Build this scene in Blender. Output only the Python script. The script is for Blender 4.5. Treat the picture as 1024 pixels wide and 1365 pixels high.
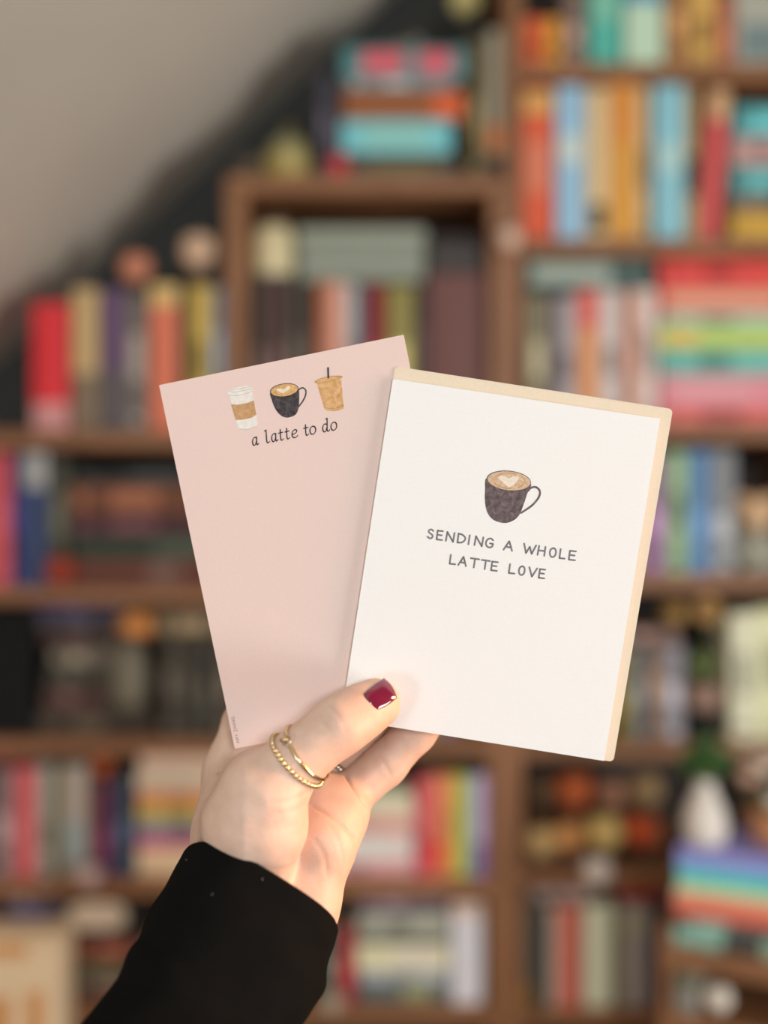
import bpy, math, random
import numpy as np
from mathutils import Vector, Matrix, noise

for o in list(bpy.data.objects):
    bpy.data.objects.remove(o)
random.seed(7)
scene = bpy.context.scene
C = scene.collection

# ---------------------------------------------------------------- camera
F = 1400.0            # focal length in pixels of the 1024 x 1365 frame
H = 1.5               # height of the lens above the floor
cam_d = bpy.data.cameras.new('camera')
cam_d.sensor_fit = 'VERTICAL'
cam_d.sensor_height = 36.0
cam_d.lens = F / 1365.0 * 36.0
cam_d.clip_start = 0.02
cam_d.dof.use_dof = True
cam_d.dof.focus_distance = 0.421
cam_d.dof.aperture_fstop = 2.4
cam = bpy.data.objects.new('camera', cam_d)
cam.location = (0, 0, H)
cam.rotation_euler = (math.radians(90), 0, 0)
C.objects.link(cam)
scene.camera = cam

# ---------------------------------------------------------------- world, lights, exposure
world = bpy.data.worlds.new('room_light')
scene.world = world
world.use_nodes = True
bg = world.node_tree.nodes['Background']
bg.inputs[0].default_value = (0.97, 0.98, 1.0, 1)
bg.inputs[1].default_value = 0.15


def area(name, loc, target, size, power, col, spread=180):
    d = bpy.data.lights.new(name, 'AREA')
    d.shape = 'DISK'
    d.size = size
    d.energy = power
    d.color = col
    d.spread = math.radians(spread)
    o = bpy.data.objects.new(name, d)
    o.location = loc
    o.rotation_euler = (Vector(target) - Vector(loc)).to_track_quat('-Z', 'Y').to_euler()
    C.objects.link(o)
    return o


area('standing_lamp_light', (0.62, -1.95, 2.0), (0.0, 0.9, 1.45), 0.55, 27, (0.95, 0.99, 1.0))
area('ceiling_fill_light', (1.9, -0.25, 1.0), (-0.4, 1.4, 1.8), 0.8, 26, (1.0, 0.965, 0.92))  # added fill that lifts the ceiling and shelves; no lamp is known here
area('window_light', (-1.1, -1.3, 1.2), (0.0, 0.8, 1.5), 0.5, 7.5, (0.93, 0.98, 1.0))
area('floor_lamp_light', (1.2, 0.33, 1.68), (-0.03, 0.45, 1.33), 0.42, 2.2, (1.0, 0.46, 0.2), 50)

vs = scene.view_settings
vs.view_transform = 'Standard'
vs.look = 'None'
vs.gamma = 1.0
vs.use_curve_mapping = False
vs.exposure = 0.0
scene.display_settings.display_device = 'sRGB'
scene.cycles.use_denoising = True


# ---------------------------------------------------------------- helpers
def P(u, v, y):
    """pixel of the frame at distance y in front of the lens -> point of the room"""
    return Vector(((u - 512) / F * y, y, H - (v - 682.5) / F * y))


def lin(c):
    out = []
    for x in c:
        x = x / 255.0
        out.append(x / 12.92 if x <= 0.04045 else ((x + 0.055) / 1.055) ** 2.4)
    return out


GAIN = 1.85
MATS = {}


def nd(nt, t, **kw):
    n = nt.nodes.new(t)
    for k, val in kw.items():
        setattr(n, k, val)
    return n


def surf(name, col, rough=0.6, var=0.12, scale=40.0, bump=0.0, bscale=300.0, metal=0.0, spec=0.4, coat=0.0,
         stretch=(1, 1, 1), sheen=0.0):
    """procedural material: base colour (linear) varied by noise, optional fine relief"""
    m = bpy.data.materials.new(name)
    m.use_nodes = True
    nt = m.node_tree
    b = nt.nodes['Principled BSDF']
    b.inputs['Roughness'].default_value = rough
    b.inputs['Metallic'].default_value = metal
    b.inputs['Specular IOR Level'].default_value = spec
    b.inputs['Coat Weight'].default_value = coat
    b.inputs['Sheen Weight'].default_value = sheen
    tc = nd(nt, 'ShaderNodeTexCoord')
    mp = nd(nt, 'ShaderNodeMapping')
    mp.inputs['Scale'].default_value = stretch
    nt.links.new(tc.outputs['Object'], mp.inputs[0])
    if var > 0:
        n = nd(nt, 'ShaderNodeTexNoise')
        n.inputs['Scale'].default_value = scale
        n.inputs['Detail'].default_value = 4
        nt.links.new(mp.outputs[0], n.inputs['Vector'])
        r = nd(nt, 'ShaderNodeValToRGB')
        r.color_ramp.elements[0].position = 0.3
        r.color_ramp.elements[1].position = 0.7
        r.color_ramp.elements[0].color = [x * (1 - var) for x in col] + [1]
        r.color_ramp.elements[1].color = [min(1, x * (1 + var)) for x in col] + [1]
        nt.links.new(n.outputs['Fac'], r.inputs[0])
        nt.links.new(r.outputs[0], b.inputs['Base Color'])
    else:
        b.inputs['Base Color'].default_value = list(col) + [1]
    if bump > 0:
        n2 = nd(nt, 'ShaderNodeTexNoise')
        n2.inputs['Scale'].default_value = bscale
        n2.inputs['Detail'].default_value = 3
        nt.links.new(mp.outputs[0], n2.inputs['Vector'])
        bp = nd(nt, 'ShaderNodeBump')
        bp.inputs['Strength'].default_value = bump
        bp.inputs['Distance'].default_value = 0.001
        nt.links.new(n2.outputs['Fac'], bp.inputs['Height'])
        nt.links.new(bp.outputs[0], b.inputs['Normal'])
    return m


def shade(col, gain=None, rough=0.55, **kw):
    """material of a background thing from a colour read off the photograph"""
    key = (tuple(col), gain, rough, tuple(sorted(kw.items())))
    if key not in MATS:
        g = GAIN if gain is None else gain
        c = lin(col)
        lu = 0.3 * c[0] + 0.59 * c[1] + 0.11 * c[2]
        g *= min(1.06, (max(lu, 0.004) / 0.22) ** 0.16)
        c = [max(0.002, x * 1.03 - lu * 0.03) * g for x in c]
        c = [x * min(1.0, 0.88 / max(c)) for x in c]
        MATS[key] = surf('paint_%d_%d_%d' % tuple(col), c, rough, **kw)
    return MATS[key]


def mesh(name, verts, faces, mat, parent=None, smooth=False):
    me = bpy.data.meshes.new(name)
    me.from_pydata([tuple(v) for v in verts], [], [tuple(f) for f in faces])
    me.validate()
    me.update()
    if smooth:
        me.polygons.foreach_set('use_smooth', [True] * len(me.polygons))
    if mat:
        me.materials.append(mat)
    o = bpy.data.objects.new(name, me)
    C.objects.link(o)
    if parent:
        o.parent = parent
    return o


def thing(name, label, cat, loc=(0, 0, 0), rot=(0, 0, 0), group=None):
    o = bpy.data.objects.new(name, None)
    o.empty_display_size = 0.02
    C.objects.link(o)
    o.location = loc
    o.rotation_euler = rot
    tag(o, label, cat, group)
    return o


def tag(o, label, cat, group=None):
    o['label'] = label
    o['category'] = cat
    if group:
        o['group'] = group
    return o


def struct(o, label):
    o['kind'] = 'structure'
    o['label'] = label
    return o


def box_vf(x0, x1, y0, y1, z0, z1, bev=0.0):
    if bev <= 0:
        v = [(x0, y0, z0), (x1, y0, z0), (x1, y1, z0), (x0, y1, z0), (x0, y0, z1), (x1, y0, z1), (x1, y1, z1), (x0, y1, z1)]
        f = [(0, 3, 2, 1), (4, 5, 6, 7), (0, 1, 5, 4), (1, 2, 6, 5), (2, 3, 7, 6), (3, 0, 4, 7)]
        return v, f
    # chamfered box: 24 verts
    v = []
    f = []
    idx = {}
    b = bev
    for sx in (0, 1):
        for sy in (0, 1):
            for sz in (0, 1):
                cx, cy, cz = (x0, x1)[sx], (y0, y1)[sy], (z0, z1)[sz]
                dx, dy, dz = (b, -b)[sx], (b, -b)[sy], (b, -b)[sz]
                for ax in range(3):
                    p = [cx + dx, cy + dy, cz + dz]
                    p[ax] = (cx, cy, cz)[ax]
                    idx[(sx, sy, sz, ax)] = len(v)
                    v.append(tuple(p))
    cen = Vector(((x0 + x1) / 2, (y0 + y1) / 2, (z0 + z1) / 2))

    def addf(ids):
        a, b_, c_ = Vector(v[ids[0]]), Vector(v[ids[1]]), Vector(v[ids[2]])
        n = (b_ - a).cross(c_ - a)
        mid = sum((Vector(v[i]) for i in ids), Vector()) / len(ids)
        if n.dot(mid - cen) < 0:
            ids = ids[::-1]
        f.append(tuple(ids))
    for ax in range(3):
        o1, o2 = [a for a in range(3) if a != ax]
        for s in (0, 1):
            ids = []
            for (p, q) in ((0, 0), (1, 0), (1, 1), (0, 1)):
                k = [0, 0, 0]
                k[ax] = s
                k[o1] = p
                k[o2] = q
                ids.append(idx[(*k, ax)])
            addf(ids)
        # edges parallel to ax
        for p in (0, 1):
            for q in (0, 1):
                k0 = [0, 0, 0]
                k1 = [0, 0, 0]
                k0[o1] = k1[o1] = p
                k0[o2] = k1[o2] = q
                k1[ax] = 1
                addf([idx[(*k0, o1)], idx[(*k0, o2)], idx[(*k1, o2)], idx[(*k1, o1)]])
    for sx in (0, 1):
        for sy in (0, 1):
            for sz in (0, 1):
                addf([idx[(sx, sy, sz, 0)], idx[(sx, sy, sz, 1)], idx[(sx, sy, sz, 2)]])
    return v, f


def box(name, x0, x1, y0, y1, z0, z1, mat, parent=None, bev=0.0):
    v, f = box_vf(x0, x1, y0, y1, z0, z1, bev)
    return mesh(name, v, f, mat, parent)


def join_vf(parts):
    V, Fc = [], []
    for v, f in parts:
        n = len(V)
        V += list(v)
        Fc += [tuple(i + n for i in q) for q in f]
    return V, Fc


def lathe_vf(prof, n=24, cx=0, cy=0, cz=0, sx=1.0, sy=1.0):
    v, f = [], []
    m = len(prof)
    for r, z in prof:
        for i in range(n):
            a = 2 * math.pi * i / n
            v.append((cx + sx * r * math.cos(a), cy + sy * r * math.sin(a), cz + z))
    for j in range(m - 1):
        for i in range(n):
            a, b = j * n + i, j * n + (i + 1) % n
            f.append((a, b, b + n, a + n))
    f.append(tuple(range(n))[::-1])
    f.append(tuple(range((m - 1) * n, m * n)))
    return v, f


def lathe(name, prof, mat, parent=None, n=24, **kw):
    v, f = lathe_vf(prof, n, **kw)
    return mesh(name, v, f, mat, parent, True)


def ball_prof(r, z, k=12, a0=-90, a1=90):
    return [(max(1e-4, r * math.cos(math.radians(a0 + (a1 - a0) * i / k))), z + r * math.sin(math.radians(a0 + (a1 - a0) * i / k))) for i in range(k + 1)]


def tube_vf(pts, rad, n=8, closed=False):
    pts = [Vector(p) for p in pts]
    m = len(pts)
    v, f = [], []
    up = Vector((0.13, 0.31, 0.94)).normalized()
    for i, p in enumerate(pts):
        if closed:
            t = pts[(i + 1) % m] - pts[i - 1]
        else:
            t = pts[min(i + 1, m - 1)] - pts[max(i - 1, 0)]
        t.normalize()
        a = t.cross(up).normalized()
        b = t.cross(a).normalized()
        r = rad[i] if isinstance(rad, (list, tuple)) else rad
        for k in range(n):
            w = 2 * math.pi * k / n
            v.append(p + r * (math.cos(w) * a + math.sin(w) * b))
    for i in range(m if closed else m - 1):
        for k in range(n):
            a_, b_ = i * n + k, i * n + (k + 1) % n
            c_, d_ = ((i + 1) % m) * n + (k + 1) % n, ((i + 1) % m) * n + k
            f.append((a_, d_, c_, b_))
    if not closed:
        f.append(tuple(range(n)))
        f.append(tuple(range((m - 1) * n, m * n))[::-1])
    return v, f


def smooth_line(pts, k=6, closed=False):
    """Catmull-Rom through 2-D or 3-D points"""
    pts = [np.array(p, float) for p in pts]
    n = len(pts)
    if n < 3:
        return pts
    out = []
    segs = n if closed else n - 1
    for i in range(segs):
        if closed:
            p0, p1, p2, p3 = pts[i - 1], pts[i], pts[(i + 1) % n], pts[(i + 2) % n]
        else:
            p1, p2 = pts[i], pts[i + 1]
            p0 = pts[i - 1] if i > 0 else 2 * p1 - p2
            p3 = pts[i + 2] if i + 2 < n else 2 * p2 - p1
        for j in range(k):
            t = j / k
            out.append(0.5 * (2 * p1 + (p2 - p0) * t + (2 * p0 - 5 * p1 + 4 * p2 - p3) * t * t + (3 * p1 - p0 - 3 * p2 + p3) * t ** 3))
    if not closed:
        out.append(pts[-1])
    return out


# ---------------------------------------------------------------- wood
def wood_mat(name, c0, c1, along):
    m = bpy.data.materials.new(name)
    m.use_nodes = True
    nt = m.node_tree
    b = nt.nodes['Principled BSDF']
    b.inputs['Roughness'].default_value = 0.5
    tc = nd(nt, 'ShaderNodeTexCoord')
    mp = nd(nt, 'ShaderNodeMapping')
    mp.inputs['Scale'].default_value = along
    nt.links.new(tc.outputs['Object'], mp.inputs[0])
    n = nd(nt, 'ShaderNodeTexNoise')
    n.inputs['Scale'].default_value = 6
    n.inputs['Detail'].default_value = 8
    n.inputs['Distortion'].default_value = 1.2
    nt.links.new(mp.outputs[0], n.inputs['Vector'])
    r = nd(nt, 'ShaderNodeValToRGB')
    r.color_ramp.elements[0].position = 0.32
    r.color_ramp.elements[1].position = 0.72
    r.color_ramp.elements[0].color = (*c0, 1)
    r.color_ramp.elements[1].color = (*c1, 1)
    nt.links.new(n.outputs['Fac'], r.inputs[0])
    nt.links.new(r.outputs[0], b.inputs['Base Color'])
    bp = nd(nt, 'ShaderNodeBump')
    bp.inputs['Strength'].default_value = 0.15
    bp.inputs['Distance'].default_value = 0.002
    nt.links.new(n.outputs['Fac'], bp.inputs['Height'])
    nt.links.new(bp.outputs[0], b.inputs['Normal'])
    return m


W0, W1 = (0.22, 0.09, 0.036), (0.43, 0.20, 0.088)
wood_h = wood_mat('walnut_boards', W0, W1, (1.0, 8.0, 12.0))
wood_v = wood_mat('walnut_uprights', W0, W1, (12.0, 8.0, 1.0))
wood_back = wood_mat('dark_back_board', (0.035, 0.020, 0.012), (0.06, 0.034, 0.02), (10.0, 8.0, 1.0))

# ---------------------------------------------------------------- the room
YW = 1.985        # gable wall
YF = 1.70         # front edges of the shelves
YS = 1.714        # plane of the book spines
ceil_mat = surf('cream_ceiling_paint', (0.82, 0.76, 0.655), 0.85, 0.05, 3.0, 0.15, 220)
wall_mat = surf('charcoal_wall_paint', (0.06, 0.062, 0.058), 0.8, 0.1, 4.0, 0.1, 200)
floor_mat = wood_mat('oak_floor', (0.20, 0.11, 0.06), (0.33, 0.2, 0.11), (8.0, 1.0, 1.0))

SL = (2.465 - 1.790) / 0.727


def ceil_z(x):
    return 2.465 + SL * (x - 0.003)


struct(box('floor', -1.9, 2.2, -2.2, YW + 0.1, -0.1, 0.0, floor_mat), 'wooden floor of the attic room')
struct(box('wall_back', -1.9, 2.2, YW, YW + 0.1, 0.0, 3.2, wall_mat), 'dark wall behind the bookcases')
xl, xr = -1.75, 0.75
zl, zr = ceil_z(xl), ceil_z(xr)
cv = []
for y in (-2.2, YW):
    cv += [(xl, y, zl), (xr, y, zr), (xr, y, zr + 0.12), (xl, y, zl + 0.12)]
struct(mesh('ceiling', cv, [(0, 1, 2, 3), (7, 6, 5, 4), (0, 4, 5, 1), (1, 5, 6, 2), (2, 6, 7, 3), (3, 7, 4, 0)], ceil_mat),
       'sloping cream attic ceiling at the upper left')
struct(box('wall_left', xl - 0.1, xl, -2.2, YW, 0.0, zl + 0.1, ceil_mat), 'low knee wall under the sloping ceiling')


# ---------------------------------------------------------------- bookcases
def xs(u, y=YF):
    return (u - 512) / F * y


def zs(v, y=YF):
    return H - (v - 682.5) / F * y


def bookcase(name, label, u0, u1, sides, shelves, z_top, z_bot, extra=None, back=True, depth=0.262):
    root = thing(name, label, 'bookcase', (xs((u0 + u1) / 2), YF, z_bot))
    ox, oz = root.location.x, root.location.z
    inner = []
    for (a, b_) in sides:
        box('side_panel', xs(a) - ox, xs(b_) - ox, 0, depth, 0, z_top - oz, wood_v, root, 0.0015)
        inner.append((xs(a), xs(b_)))
    for i in range(len(inner) - 1):
        x0, x1 = inner[i][1] - ox, inner[i + 1][0] - ox
        for (va, vb) in shelves:
            box('shelf', x0, x1, 0.001, depth, zs(vb) - oz, zs(va) - oz, wood_h, root, 0.0015)
        if back:
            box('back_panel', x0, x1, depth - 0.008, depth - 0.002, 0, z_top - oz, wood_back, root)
    return root


RS = {'r1': 84, 'r2': 318, 'r3': 565, 'r4': 766, 'r5': 990, 'r6': 1160, 'r7': 1350}
LS = {'l0': 574, 'l1': 783, 'l2': 985, 'l3': 1174, 'l4': 1345}
bookcase('tall_bookcase', 'tall walnut bookcase full of books on the right side', 675, 1107,
         [(675, 697), (1085, 1107)],
         [(v, v + 22) for v in RS.values()] + [(-150, -128)], zs(-150), 0.0)
tb_top = zs(LS['l0'])
root = bookcase('low_bookcase', 'long low walnut bookcase under the sloping ceiling', -70, 674,
                [(-92, -70), (340, 362), (652, 674)], [(v, v + 22) for k, v in LS.items() if k != 'l0'], zs(598), 0.0)
ox, oz = root.location.x, root.location.z
box('top_board', xs(-92) - ox, xs(674) - ox, -0.001, 0.262, zs(598) - oz + 0.0002, zs(574) - oz, wood_h, root, 0.0015)
# open cube on the low bookcase
root = thing('cube_shelf', 'open walnut cube shelf standing on the low bookcase', 'shelf', (xs(487), YF, zs(574)))
ox, oz = root.location.x, root.location.z
zt = zs(234) - oz
box('side_panel', xs(300) - ox, xs(329) - ox, 0, 0.25, 0.0, zs(258) - oz, wood_v, root, 0.0015)
box('side_panel', xs(653) - ox, xs(673.5) - ox, 0, 0.25, 0.0, zs(258) - oz, wood_v, root, 0.0015)
box('top_board', xs(300) - ox, xs(673.5) - ox, -0.001, 0.25, zs(258) - oz, zt, wood_h, root, 0.0015)
box('back_panel', xs(329) - ox, xs(653) - ox, 0.24, 0.246, 0.0, zs(258) - oz, wood_back, root)

# ---------------------------------------------------------------- books
page_mat = surf('book_pages', (0.55, 0.47, 0.34), 0.8, 0.1, 200, stretch=(1, 40, 1))
ORD = ['first', 'second', 'third', 'fourth', 'fifth', 'sixth', 'seventh', 'eighth', 'ninth', 'tenth', 'eleventh', 'twelfth',
       'thirteenth', 'fourteenth', 'fifteenth']


def book(label, group, t, h, d, col, bands=(), hard=None):
    """local frame: x thickness, y from spine to fore edge, z height. bands: (z0,z1,colour[,fill]) fractions of the height"""
    root = thing('book', label, 'book', group=group)
    cw = 0.0022
    hw = t / 2
    bul = min(0.004, t * 0.14)
    n = 5
    outer = [(-hw, d)] + [(-hw + t * i / n, bul - bul * math.sin(math.pi * i / n)) for i in range(n + 1)] + [(hw, d)]
    inner = [(hw - cw, d), (hw - cw, bul + cw), (-hw + cw, bul + cw), (-hw + cw, d)]
    v, f = [], []
    no = len(outer)
    prof = outer + inner
    m = len(prof)
    for z in (0, h):
        v += [(x, y, z) for x, y in prof]
    for i in range(m):
        j = (i + 1) % m
        f.append((i, j, j + m, i + m))
    for k, s in ((0, 1), (m, -1)):
        # caps: left board, spine, right board
        qs = [(0, 1, m - 2, m - 1), (no - 2, no - 1, no, no + 1), tuple([1] + list(range(2, no - 1)) + [no + 1, no + 2])]
        for q in qs:
            q = tuple(i + k for i in q)
            f.append(q[::-1] if s == 1 else q)
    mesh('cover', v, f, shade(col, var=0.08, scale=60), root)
    box('pages', -hw + cw, hw - cw, bul + cw, d - 0.004, 0.003, h - 0.003, page_mat, root)
    for bd in bands:
        z0, z1, bc = bd[:3]
        fill = bd[3] if len(bd) > 3 else 1.0
        bv, bf = [], []
        x0 = -hw * fill
        for z in (z0 * h, z1 * h):
            for off in (-0.0004, 0.0006):
                for i in range(n + 1):
                    x = x0 + 2 * hw * fill * i / n
                    s = (x + hw) / t
                    bv.append((x, bul - bul * math.sin(math.pi * min(1, max(0, s))) + off, z))
        q = n + 1
        for i in range(n):
            bf.append((i, i + 1, i + 1 + 2 * q, i + 2 * q))
            bf.append((i, i + q, i + 1 + q, i + 1))
            bf.append((i + 2 * q, i + 1 + 2 * q, i + 1 + 3 * q, i + 3 * q))
        mesh('spine_band', bv, bf, shade(bc, var=0.06, scale=60), root)
    return root


def title_bands(col):
    lum = sum(col) / 3
    k = 1.35 if lum < 120 else 0.72
    bc = tuple(int(max(8, min(235, c * k + (14 if lum < 120 else -6)))) for c in col)
    a = random.uniform(0.25, 0.4)
    return [(a, a + random.uniform(0.2, 0.34), bc, 0.55), (0.07, 0.12, bc, 0.5)]


def row(phrase, shelf_z, items, y=YS, group=None, auto=True):
    """upright books. item: (u0, u1, v_top, colour, description[, bands[, lean_degrees]])"""
    k = y / F
    for i, it in enumerate(items):
        u0, u1, vt, col, desc = it[:5]
        bands = it[5] if len(it) > 5 and it[5] is not None else None
        lean = it[6] if len(it) > 6 else 0.0
        t = (u1 - u0) * k - 0.0008
        h = zs(vt, y) - shelf_z
        d = min(0.2, max(0.11, h * random.uniform(0.62, 0.7)))
        if bands is None:
            bands = title_bands(col) if auto and t > 0.014 else []
        b = book('%s book, %s from left in %s' % (desc, ORD[i], phrase), group or 'books in ' + phrase, t, h, d, col, bands)
        jit = random.uniform(0, 0.004)
        if lean:
            a = math.radians(lean)
            b.rotation_euler = (0, a, 0)
            b.location = ((u0 + u1) / 2 * k - 512 * k, y + jit, shelf_z + abs(math.sin(a)) * t / 2 + 0.0003)
        else:
            b.location = (((u0 + u1) / 2 - 512) * k, y + jit, shelf_z + 0.0003)


def stack(phrase, base_z, items, y=YS, group=None, origin=None, rz=0.0):
    """flat books, listed from the bottom up. item: (u0, u1, thickness_px, colour, description[, bands])"""
    k = y / F
    z = base_z + 0.0003
    n = len(items)
    for i, it in enumerate(items):
        u0, u1, tp, col, desc = it[:5]
        bands = it[5] if len(it) > 5 and it[5] is not None else None
        t = tp * k - 0.0006
        h = (u1 - u0) * k
        if bands is None:
            bands = title_bands(col) if t > 0.014 else []
        d = min(0.19, max(0.11, h * 0.68))
        name = '%s flat book, %s from top in %s' % (desc, ORD[n - 1 - i], phrase)
        if n == 1:
            name = '%s flat book %s' % (desc, phrase)
        b = book(name, group or 'books in ' + phrase, t, h, d, col, bands)
        # lay down: thickness up, height along x
        a = random.uniform(-0.02, 0.02) + rz
        b.rotation_euler = Matrix(((0, 0, 1), (0, 1, 0), (-1, 0, 0))).to_euler()
        R = Matrix.Rotation(a, 3, 'Z') @ Matrix(((0, 0, 1), (0, 1, 0), (-1, 0, 0)))
        b.rotation_euler = R.to_euler()
        if origin is None:
            b.location = ((u0 - 512) * k, y + random.uniform(0, 0.005) + (max(0, -math.sin(a)) * h), z + t / 2)
        else:
            q = Matrix.Rotation(rz, 3, 'Z') @ Vector((u0 * k, 0, 0))
            b.location = (origin[0] + q.x, origin[1] + q.y, z + t / 2)
        z += t + 0.0006
    return z


Z = {k: zs(v) for k, v in {**RS, **LS}.items()}
Z['cube'] = zs(234)

row('top right shelf row', Z['r1'], [
    (698, 726, 24, (205, 95, 60), 'orange'), (727, 749, 24, (190, 135, 55), 'short yellow'),
    (752, 781, -15, (110, 92, 84), 'grey brown upright'), (786, 829, -35, (72, 150, 136), 'teal upright', [(0.5, 0.95, (110, 160, 140), 0.6)]),
    (834, 885, -30, (160, 182, 160), 'pale mint upright', [(0.72, 1, (70, 125, 150))]), (888, 921, -20, (132, 96, 60), 'brown upright'),
    (922, 955, -24, (176, 140, 78), 'gold upright'), (957, 980, -10, (150, 88, 68), 'rust upright'),
    (982, 1050, -28, (142, 142, 130), 'pale grey upright', [(0.1, 0.5, (100, 115, 115), 0.8)])])
row('right row below the top shelf', Z['r2'], [
    (697, 738, 118, (216, 96, 66), 'coral upright', [(0.84, 0.98, (214, 165, 98)), (0.32, 0.66, (214, 132, 105), 0.6)]),
    (742, 780, 114, (132, 166, 188), 'light blue upright', [(0.5, 0.68, (165, 175, 170), 0.8)]),
    (783, 813, 117, (190, 166, 126), 'cream upright', [(0.06, 0.24, (70, 62, 45), 0.7)]),
    (815, 848, 111, (192, 138, 62), 'amber upright', [(0.62, 0.98, (190, 125, 60))]),
    (849, 865, 115, (172, 148, 110), 'beige upright'), (866, 872, 112, (50, 52, 62), 'slim navy upright'),
    (873, 914, 112, (115, 160, 170), 'powder blue upright', [(0.45, 0.62, (145, 170, 168), 0.8)]),
    (916, 931, 116, (150, 126, 88), 'tan upright', [(0.3, 0.55, (48, 50, 48), 0.8)]),
    (934, 958, 119, (188, 84, 84), 'leaning rose', [(0.8, 1, (212, 172, 130))], 4.6)])
stack('the stack beside the rose book', Z['r2'], [
    (976, 1056, 39, (165, 130, 55), 'mustard'), (974, 1056, 22, (92, 76, 62), 'dark brown'), (976, 1054, 42, (66, 116, 116), 'dark teal'),
    (978, 1056, 36, (165, 130, 125), 'dusty pink'), (982, 1056, 44, (70, 130, 132), 'teal')])
row('the row under the grey green book', Z['r3'], [
    (704, 730, 392, (118, 112, 90), 'khaki upright'), (731, 742, 396, (80, 66, 70), 'slim plum upright'),
    (743, 770, 394, (138, 130, 132), 'lilac grey upright'), (771, 798, 386, (192, 132, 88), 'orange upright', [(0.72, 1, (205, 98, 88))]),
    (799, 830, 386, (166, 156, 152), 'pale grey upright'), (831, 846, 388, (150, 94, 68), 'slim rust upright'),
    (847, 877, 385, (188, 168, 160), 'pale pink upright')])
stack('lying across the upright books', zs(384.5, YS) + 0.001, [(702, 868, 40, (66, 84, 80), 'grey green', [(0.05, 0.68, (135, 145, 135), 0.6)])])
stack('the bright stack at far right', Z['r3'], [
    (880, 1056, 25, (200, 104, 98), 'coral red'), (882, 1056, 42, (204, 132, 142), 'pink', [(0.1, 0.7, (214, 152, 158), 0.6)]),
    (881, 1052, 35, (92, 152, 142), 'sea green'), (879, 1056, 30, (150, 165, 85), 'lime green', [(0.05, 0.3, (190, 160, 85), 0.8)]),
    (884, 1050, 17, (130, 168, 150), 'pale green'), (882, 1056, 37, (205, 86, 74), 'brick red', [(0.05, 0.9, (200, 150, 125), 0.6)]),
    (880, 1056, 36, (212, 76, 72), 'bright red')])
row('the row beside the envelope', Z['r4'], [
    (700, 738, 600, (150, 120, 90), 'tan upright'), (739, 770, 610, (96, 110, 120), 'slate upright'), (771, 800, 604, (170, 90, 70), 'brick upright'),
    (801, 836, 606, (190, 180, 150), 'ivory upright'), (837, 861, 612, (100, 80, 60), 'umber upright'),
    (862, 888, 608, (122, 90, 122), 'purple upright'), (891, 917, 602, (126, 150, 116), 'sage green upright'),
    (919, 947, 600, (80, 112, 146), 'blue upright'), (950, 982, 600, (112, 114, 116), 'grey upright')])
row('the row beside the black flower pot', Z['r5'], [
    (745, 775, 835, (120, 96, 80), 'brown upright'), (776, 806, 845, (150, 140, 120), 'beige upright'),
    (829, 846, 866, (120, 105, 60), 'olive upright'), (847, 862, 862, (62, 84, 100), 'petrol blue upright'),
    (863, 880, 862, (110, 82, 54), 'ochre upright'), (882, 913, 860, (112, 108, 112), 'lilac grey upright')])
stack('lying across the row by the flower pot', zs(859, YS) + 0.001, [(826, 905, 20, (105, 82, 74), 'mauve brown')])
row('the pale pair right of the flower pot', Z['r5'], [
    (976, 1009, 818, (182, 180, 156), 'cream grey tall'), (1010, 1056, 812, (190, 190, 152), 'cream yellow tall')])
row('the bottom right row', Z['r7'], [
    (698, 709, 1205, (98, 90, 82), 'slim taupe upright', [(0, 0.24, (140, 105, 45))]), (710, 732, 1224, (66, 67, 64), 'charcoal upright', []),
    (733, 743, 1212, (170, 155, 140), 'slim cream upright'), (744, 776, 1210, (188, 112, 98), 'salmon upright', [(0.0, 1, (176, 84, 66), 0.35)]),
    (780, 817, 1208, (188, 188, 162), 'ivory upright', []), (818, 829, 1214, (112, 108, 78), 'slim olive upright'),
    (831, 865, 1206, (144, 138, 134), 'silver grey upright', [(0.7, 0.9, (150, 148, 125), 0.9)]), (866, 878, 1212, (78, 68, 78), 'slim plum upright')])
stack('on the bottom right row, left', zs(1203.5, YS) + 0.001, [(712, 786, 15, (160, 138, 130), 'pale pinkish')])
stack('on the bottom right row, right', zs(1203.5, YS) + 0.001, [(822, 886, 16, (125, 40, 34), 'dark red')])

row('the row below the sloping ceiling', Z['l0'], [
    (42, 90, 404, (196, 48, 54), 'thick red', [(0.0, 0.22, (170, 120, 118))]), (95, 129, 384, (162, 138, 98), 'sand coloured', [(0.0, 0.4, (110, 95, 78))]),
    (133, 164, 385, (92, 70, 98), 'purple', [(0.0, 0.42, (84, 78, 80))]), (166, 196, 392, (98, 90, 84), 'grey'),
    (199, 237, 380, (202, 112, 86), 'coral', [(0.86, 1, (200, 170, 110))]), (239, 250, 382, (62, 58, 42), 'slim dark olive'),
    (253, 281, 380, (168, 142, 72), 'mustard'), (282, 298, 383, (98, 112, 126), 'slim blue grey')])
row('the row inside the cube shelf', Z['l0'], [
    (334, 357, 366, (66, 54, 48), 'dark brown'), (358, 379, 366, (76, 52, 52), 'dark plum'), (380, 401, 367, (62, 56, 48), 'blackish brown'),
    (402, 420, 376, (58, 48, 42), 'umber'), (423, 435, 374, (152, 86, 52), 'slim orange brown'), (436, 460, 376, (178, 132, 116), 'pale rose'),
    (461, 474, 378, (152, 152, 152), 'slim silver'), (475, 487, 380, (82, 88, 96), 'slim slate'), (489, 513, 379, (122, 34, 40), 'crimson'),
    (516, 552, 380, (122, 114, 64), 'olive yellow'), (553, 567, 378, (52, 44, 46), 'slim black'), (570, 648, 364, (98, 64, 60), 'very thick maroon', [])])
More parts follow.
